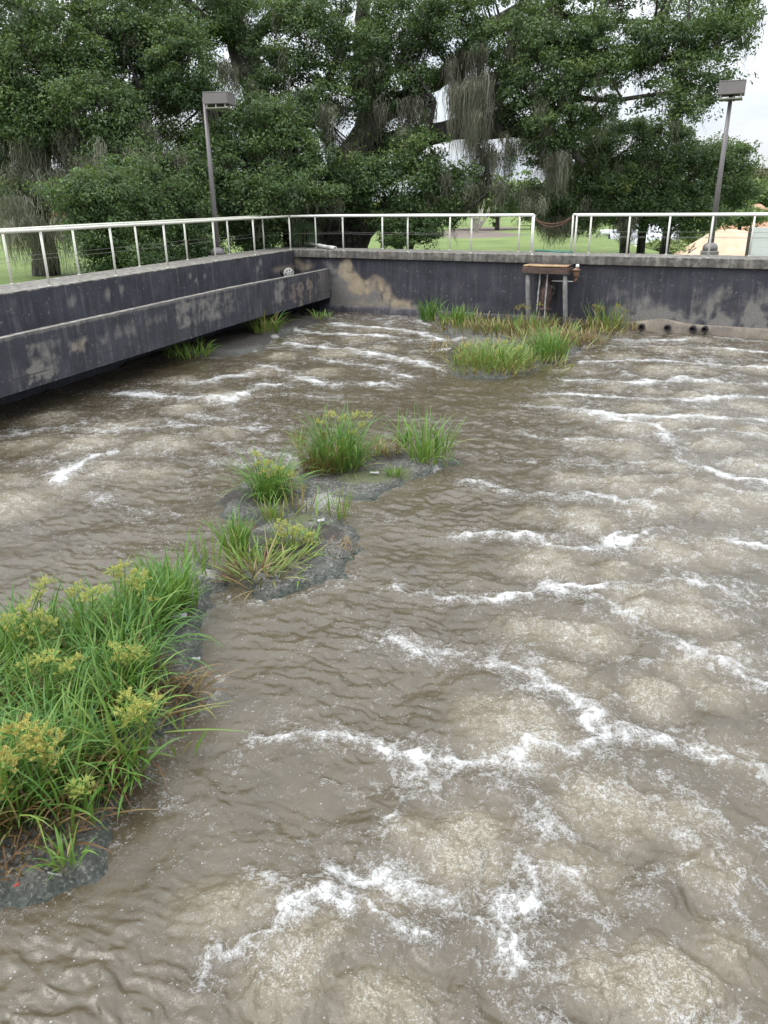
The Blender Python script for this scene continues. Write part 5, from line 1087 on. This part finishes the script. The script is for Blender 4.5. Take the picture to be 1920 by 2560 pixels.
FO = [([(470, 2065), (560, 1985), (620, 1952), (740, 1958), (830, 1985), (890, 2020), (900, 2055)], .05, .9), ([(720, 1888), (800, 1900), (900, 1925), (970, 1950), (1010, 1990), (1040, 2050), (1100, 2080)], .12, .85),
      ([(1150, 1830), (1190, 1870), (1216, 1890), (1221, 1915), (1190, 1945), (1130, 1962), (1108, 1990), (1100, 2040), (1120, 2075)], .06, 1.5), ([(1150, 1835), (1180, 1860), (1222, 1905), (1195, 1945)], .035, 1.6), ([(1030, 2010), (1060, 2060), (1110, 2060)], .12, 1.2), ([(640, 1900), (700, 1915), (790, 1890)], .05, .7), ([(530, 1870), (560, 1905), (545, 1925)], .05, .7), ([(880, 2050), (960, 2060), (1060, 2110), (1150, 2200)], .1, .7), ([(600, 2110), (660, 2080), (640, 2060)], .06, .6),
      ([(560, 1620), (640, 1570), (730, 1575), (820, 1602), (900, 1635), (1000, 1645), (1080, 1660), (1112, 1652), (1150, 1682), (1170, 1730), (1150, 1765), (1200, 1810)], .075, 1.2), ([(900, 1640), (930, 1680), (1000, 1650)], .09, .9), ([(1060, 1690), (1120, 1720), (1160, 1760)], .10, .9), ([(830, 1790), (860, 1750), (865, 1720)], .04, .7),
      ([(870, 1370), (960, 1400), (1060, 1425), (1130, 1460), (1200, 1500), (1260, 1550), (1310, 1582), (1372, 1592)], .12, 1.05), ([(1260, 1560), (1310, 1585), (1360, 1592)], .07, 1.5), ([(1180, 1645), (1240, 1640), (1320, 1610), (1372, 1592), (1460, 1612), (1560, 1640), (1680, 1670)], .09, 1.), ([(1180, 1650), (1170, 1670)], .05, 1),
      ([(840, 1265), (950, 1285), (1050, 1297), (1160, 1282), (1250, 1292), (1330, 1312), (1400, 1372), (1480, 1402), (1570, 1450), (1680, 1500)], .08, 1.), ([(1300, 1300), (1380, 1360), (1480, 1405), (1570, 1440), (1680, 1460)], .08, .8), ([(1030, 1300), (1100, 1298), (1180, 1278), (1260, 1275), (1350, 1268), (1440, 1256), (1550, 1266), (1680, 1312)], .075, 1.25), ([(960, 1455), (1000, 1420), (1060, 1410)], .05, .8),
      ([(980, 1160), (1040, 1155), (1130, 1165), (1220, 1186), (1310, 1192), (1330, 1180), (1400, 1160), (1460, 1153), (1560, 1167), (1680, 1182)], .08, 1.3), ([(1322, 1195), (1330, 1165), (1345, 1155)], .05, 1.5), ([(1345, 1175), (1400, 1200), (1440, 1252)], .06, .8), ([(1350, 1190), (1450, 1168), (1560, 1180)], .07, .8),
      ([(1000, 1040), (1130, 1068), (1250, 1075), (1350, 1092), (1400, 1112), (1440, 1140)], .10, 1.), ([(1100, 995), (1250, 1010), (1350, 1006), (1420, 1000)], .10, .8), ([(1290, 900), (1400, 925), (1450, 955), (1478, 975), (1450, 990), (1520, 1020), (1600, 1040), (1680, 1060)], .16, 1.25), ([(1250, 1075), (1360, 1085), (1460, 1075), (1550, 1060), (1680, 1090)], .09, .8), ([(1100, 930), (1200, 950), (1330, 955), (1430, 960)], .10, .75),
      ([(1180, 760), (1300, 748), (1420, 752), (1680, 765)], .14, .9), ([(1250, 785), (1400, 782), (1520, 790), (1680, 800)], .14, 1.), ([(1220, 820), (1350, 830), (1480, 822), (1680, 835)], .14, 1.), ([(1180, 850), (1340, 862), (1480, 870), (1680, 860)], .14, 1.), ([(1150, 880), (1300, 898), (1420, 912), (1560, 905), (1680, 915)], .14, 1.), ([(1480, 940), (1560, 935), (1680, 950)], .12, .9), ([(1500, 1010), (1580, 1000), (1680, 1012)], .1, .8), ([(1550, 730), (1680, 742)], .2, .8), ([(1330, 735), (1500, 738)], .2, .9),
      ([(122, 1052), (145, 1022), (190, 1000), (245, 988)], .13, 1.4), ([(0, 942), (120, 930), (250, 937), (400, 922), (560, 925)], .14, .9), ([(260, 850), (400, 862), (500, 872), (545, 842), (610, 832)], .18, 1.2), ([(420, 900), (520, 915), (590, 920)], .12, .8), ([(560, 790), (700, 832), (830, 830)], .16, 1.), ([(590, 706), (700, 722), (860, 730)], .2, 1.), ([(620, 742), (760, 760), (900, 782), (960, 800)], .18, 1.), ([(680, 775), (800, 790), (880, 812)], .16, .9), ([(720, 700), (820, 712), (920, 722), (950, 735)], .2, 1.), ([(200, 1070), (300, 1100), (400, 1110)], .1, .6), ([(0, 1130), (100, 1150), (250, 1200)], .1, .5), ([(920, 690), (935, 700)], .2, 2.), ([(560, 860), (640, 850), (700, 858)], .14, .8), ([(300, 830), (420, 830), (540, 810)], .16, .8), ([(60, 1000), (140, 985), (260, 960)], .1, .8),
      ([(440, 1540), (470, 1500), (480, 1450)], .05, .6), ([(640, 1100), (680, 1085), (730, 1100)], .15, .8), ([(490, 1300), (560, 1310), (660, 1285), (770, 1240)], .06, .6), ([(320, 1700), (420, 1750), (480, 1790)], .12, .45), ([(250, 1790), (300, 1740)], .07, .6), ([(700, 1700), (790, 1690)], .06, .5), ([(1540, 1910), (1600, 1900), (1680, 1930)], .08, .7), ([(1440, 1900), (1540, 1960), (1650, 2060)], .06, .6), ([(1280, 2080), (1290, 2040), (1350, 1990)], .05, .6)]
az = np.concatenate([np.arange(-100, -46, 1.5), np.arange(-46, 44, .115), np.arange(44, 84, 1.5)]); az = radians(90)+YAW+np.radians(az)
r = [.4, .9, 1.4, 1.8, 2.1]
while r[-1] < 40: r.append(r[-1]+max(.011, r[-1]*.0040))
r = np.array(r)
RR, AA = np.meshgrid(r, az, indexing='ij'); X = RR*np.cos(AA); Y = RR*np.sin(AA)
u = (np.stack([X-C0[0], Y-C0[1]], -1) @ dB[:2]); 
sl = (X-C0[0])*nL[0]+(Y-C0[1])*nL[1]; sb = (X-C0[0])*nB[0]+(Y-C0[1])*nB[1]
keep = (sl < .35) & (sb < .35)
wx = X+.16*fbm(X*1.1, Y*1.1, 3, 51)+.05*fbm(X*4.5, Y*4.5, 3, 52); wy = Y+.16*fbm(X*1.1+40, Y*1.1, 3, 53)+.05*fbm(X*4.5+9, Y*4.5, 3, 54)
boil = np.zeros_like(X); h = np.zeros_like(X); calm = np.ones_like(X)
bn = fbm(X*3.2, Y*3.2, 4, 201)
for (px, py, rad, s) in BOILS:
    c = DW(px, py); d = np.hypot(wx-c[0], wy-c[1]); m_ = d < rad*4.5
    dd = d[m_]; g_ = np.exp(-(dd/rad)**2); boil[m_] = np.maximum(boil[m_], min(1.35, .35+s)*(np.exp(-(dd/(rad*.60))**2.6)*(1+.5*bn[m_])+.16*np.exp(-(dd/(rad*1.2))**2)))
    h[m_] += .045*(.25+.75*s)*rad/.6*np.exp(-(dd/(rad*.9))**2)+.014*s*np.sin(dd/rad*7.)*np.exp(-(dd/(rad*1.8))**2)
fx = X+.20*fbm(X*.9, Y*.9, 3, 51)+.16*fbm(X*2.6, Y*2.6, 3, 152)+.07*fbm(X*8, Y*8, 3, 153); fy = Y+.20*fbm(X*.9+40, Y*.9, 3, 53)+.16*fbm(X*2.6+9, Y*2.6, 3, 154)+.07*fbm(X*8+9, Y*8, 3, 155)
farb = 1+.35*sst(9, 18, Y)
md = np.clip(.86+.75*fbm(X*1.1, Y*1.1, 4, 156), .58, 1.2)
fil = np.clip(1-np.abs(fbm(fx*2.2, fy*2.2, 4, 157))*6, 0, 1)
d1 = np.full_like(X, 99.); d2 = np.full_like(X, 99.)
for (px, py, rad, s) in BOILS:
    c = DW(px, py); d = np.hypot(fx-c[0], fy-c[1])/(.5+rad); d2 = np.minimum(d2, np.maximum(d1, d)); d1 = np.minimum(d1, d)
edge = np.exp(-((d2-d1)/.16)**2)*sst(.45, .8, d1)*sst(3.2, 1.6, d1)
foam = np.zeros_like(X)
for pts, wd, s in FO:
    P2 = [tuple(DW(x, y)[:2]) for x, y in pts]
    x0 = min(p[0] for p in P2)-1; x1 = max(p[0] for p in P2)+1; y0 = min(p[1] for p in P2)-1; y1 = max(p[1] for p in P2)+1
    m_ = (X > x0) & (X < x1) & (Y > y0) & (Y < y1)
    if not m_.any(): continue
    d = segdist(fx[m_], fy[m_], P2); s_ = s*md[m_]
    foam[m_] = np.maximum(foam[m_], s_*farb[m_]*(.33*np.exp(-(d/(wd*.5))**2)+.54*np.exp(-(d/(wd*2.1)))+.40*fil[m_]*np.exp(-(d/(wd*4.5)))))
# region of lively water (right and far left) versus plain rippled water
live = np.clip(sst(.2, 1.6, (X-at(780*D, 1450*D, WZ)[0])*.95+(Y-at(780*D, 1450*D, WZ)[1])*.1), 0, 1)
far_ = sst(13, 19, Y); live = np.maximum(live, far_)
live = np.maximum(live, np.exp(-((X-DW(350, 950)[0])/4)**2-((Y-DW(350, 950)[1])/3.5)**2))
nz = fbm(wx*2.1, wy*2.1, 4, 61)
rid = 1-np.abs(fbm(fx*.85, fy*1.25, 4, 65))*3.6
foam = np.maximum(foam, live*(.34*np.clip(rid, 0, 1)**2+.26*fil+.09)+.50*edge*md*np.maximum(live, .5*sst(3, 7, Y-.2*X))*(.5+.9*np.clip(fbm(X*1.7, Y*1.7, 3, 163)+.3, 0, 1)))
dm = np.full_like(X, 9.)
for W in MATS: dm = np.minimum(dm, np.maximum(0, -sdpoly(X, Y, W)))
foam = np.maximum(foam, .42*np.exp(-(dm/.10))*np.clip(.4+1.6*fbm(X*2.5, Y*2.5, 3, 160), 0, 1))
damp = sst(0, .5, dm)*.75+.25
# ripples: short steep wavelets with a drifting crest direction
fade = np.clip(1.25-RR*.018, .5, 1)
def wav(kx, ky, s): return gnoise(wx*kx+.25*wy*ky, wy*ky-.25*wx*kx, s)
gust = np.clip(.7+.9*fbm(X*.45, Y*.45, 3, 182), .25, 1.2)
rip = .024*wav(1.3, 2.3, 81)+gust*(.007*(1-np.abs(wav(2.6, 5.2, 181))*2)+.016*wav(3.4, 6.6, 82)+(.0185*wav(6.8, 13, 83)+.0075*wav(15, 27, 84))*(1-.35*live))
rip2 = .020*fbm(wx*3.2, wy*3.2, 5, 86, .6)+.009*np.abs(fbm(wx*7, wy*7, 4, 88, .6))
h = h*1.0+damp*fade*(rip*(1-.55*live)+rip2*(.14+.9*live)*1.2)+.022*np.clip(foam, 0, 1.3)*(1+.8*nz)+.034*np.clip(boil, 0, 1.2)*fbm(wx*6, wy*6, 5, 90, .62)
h += .02*fbm(X*.6, Y*.6, 2, 95)
Z = WZ-.012+h*sst(.5, 2.2, RR)
def watermat():
    m, t, p = new_mat('murky_water')
    fo, bo = t.attr('foam'), t.attr('boil')
    n1 = t.noise(7, 7, .68, dist=.8); n2 = t.noise(34, 5, .7, dist=.5); n3 = t.noise(2.2, 5, .6)
    vor = t.n('ShaderNodeTexVoronoi', feature='F1'); vor.inputs['Scale'].default_value = 34; t.l(t.pos(), vor.inputs['Vector'])
    ve = t.n('ShaderNodeTexVoronoi', feature='DISTANCE_TO_EDGE'); ve.inputs['Scale'].default_value = 13
    wv = t.n('ShaderNodeVectorMath', operation='ADD'); nn2 = t.n('ShaderNodeTexNoise'); nn2.inputs['Scale'].default_value = 9; nn2.inputs['Detail'].default_value = 4; t.l(t.pos(), nn2.inputs['Vector'])
    sc_ = t.n('ShaderNodeVectorMath', operation='SCALE'); sc_.inputs['Scale'].default_value = .22; t.l(nn2.outputs['Color'], sc_.inputs[0]); t.l(t.pos(), wv.inputs[0]); t.l(sc_.outputs[0], wv.inputs[1]); t.l(wv.outputs[0], ve.inputs['Vector'])
    lace = t.ramp(ve.outputs['Distance'], [(.0, 1.), (.10, .35), (.28, 0.)])
    base = t.ramp(n3, [(.3, (.056, .043, .024)), (.7, (.086, .068, .041))])
    bcol = t.math('MULTIPLY', bo, t.math('ADD', t.math('MULTIPLY', n1, .9), t.math('MULTIPLY', n2, .5)))
    base = t.mix(t.ramp(bcol, [(.12, 0.), (.85, .85)]), base, (.165, .138, .092))
    f0 = t.math('ADD', t.math('MULTIPLY', fo, .69), t.math('MULTIPLY', t.math('SUBTRACT', n1, .5), 1.15))
    f1 = t.math('ADD', f0, t.math('MULTIPLY', t.math('SUBTRACT', n2, .5), 1.15))
    gr = t.n('ShaderNodeTexVoronoi', feature='F1'); gr.inputs['Scale'].default_value = 75; t.l(wv.outputs[0], gr.inputs['Vector'])
    n4 = t.noise(95, 3, .7)
    f2 = t.math('ADD', f1, t.math('ADD', t.math('MULTIPLY', lace, .20), t.math('ADD', t.math('MULTIPLY', t.math('SUBTRACT', .38, gr.outputs['Distance']), .42), t.math('MULTIPLY', t.math('SUBTRACT', n4, .5), .75))))
    bg = t.math('ADD', t.math('ADD', n1, t.math('MULTIPLY', t.math('SUBTRACT', n2, .5), 1.5)), t.math('ADD', t.math('MULTIPLY', t.math('SUBTRACT', .38, gr.outputs['Distance']), .7), t.math('MULTIPLY', t.math('SUBTRACT', n4, .5), 1.1)))
    base = t.mix(t.ramp(t.math('MULTIPLY', bo, bg), [(.42, 0.), (1.0, .8)]), base, (.37, .345, .285))
    soft = t.ramp(f2, [(.26, 0.), (.58, .42), (.95, .95)])
    hard = t.ramp(f2, [(.60, 0.), (.80, .92)])
    fm = t.math('MAXIMUM', soft, hard)
    rnd = t.n('ShaderNodeSeparateColor'); t.l(vor.outputs['Color'], rnd.inputs[0])
    spk = t.ramp(t.math('SUBTRACT', t.math('MULTIPLY', vor.outputs['Distance'], 1.), t.math('MULTIPLY', rnd.outputs[1], .16)), [(.02, 1.), (.12, 0.)])
    spk = t.math('MULTIPLY', spk, t.ramp(t.math('ADD', rnd.outputs[0], t.math('MULTIPLY', t.math('SUBTRACT', n3, .5), 1.)), [(.72, 0.), (.86, .42)]))
    fm = t.math('MAXIMUM', fm, spk)
    col = t.mix(fm, base, (.47, .47, .46))
    ro = t.n('ShaderNodeMapRange'); ro.inputs['To Min'].default_value = .085; ro.inputs['To Max'].default_value = .75; t.l(fm, ro.inputs['Value'])
    hb = t.math('ADD', t.math('MULTIPLY', n2, t.math('ADD', .22, t.math('MULTIPLY', bo, .5))), t.math('MULTIPLY', fm, .6)); hb = t.math('ADD', hb, t.math('MULTIPLY', n1, .45))
    setp(t, p, col, ro.outputs[0], t.bump(hb, .5, .028), ior=1.58, spec=.5); return m
M['water'] = watermat()
wo_ = sheet('water', np.stack([X, Y, Z], -1), M['water'], None, {'foam': foam, 'boil': boil}, True, keep); tag(wo_, kind='structure')
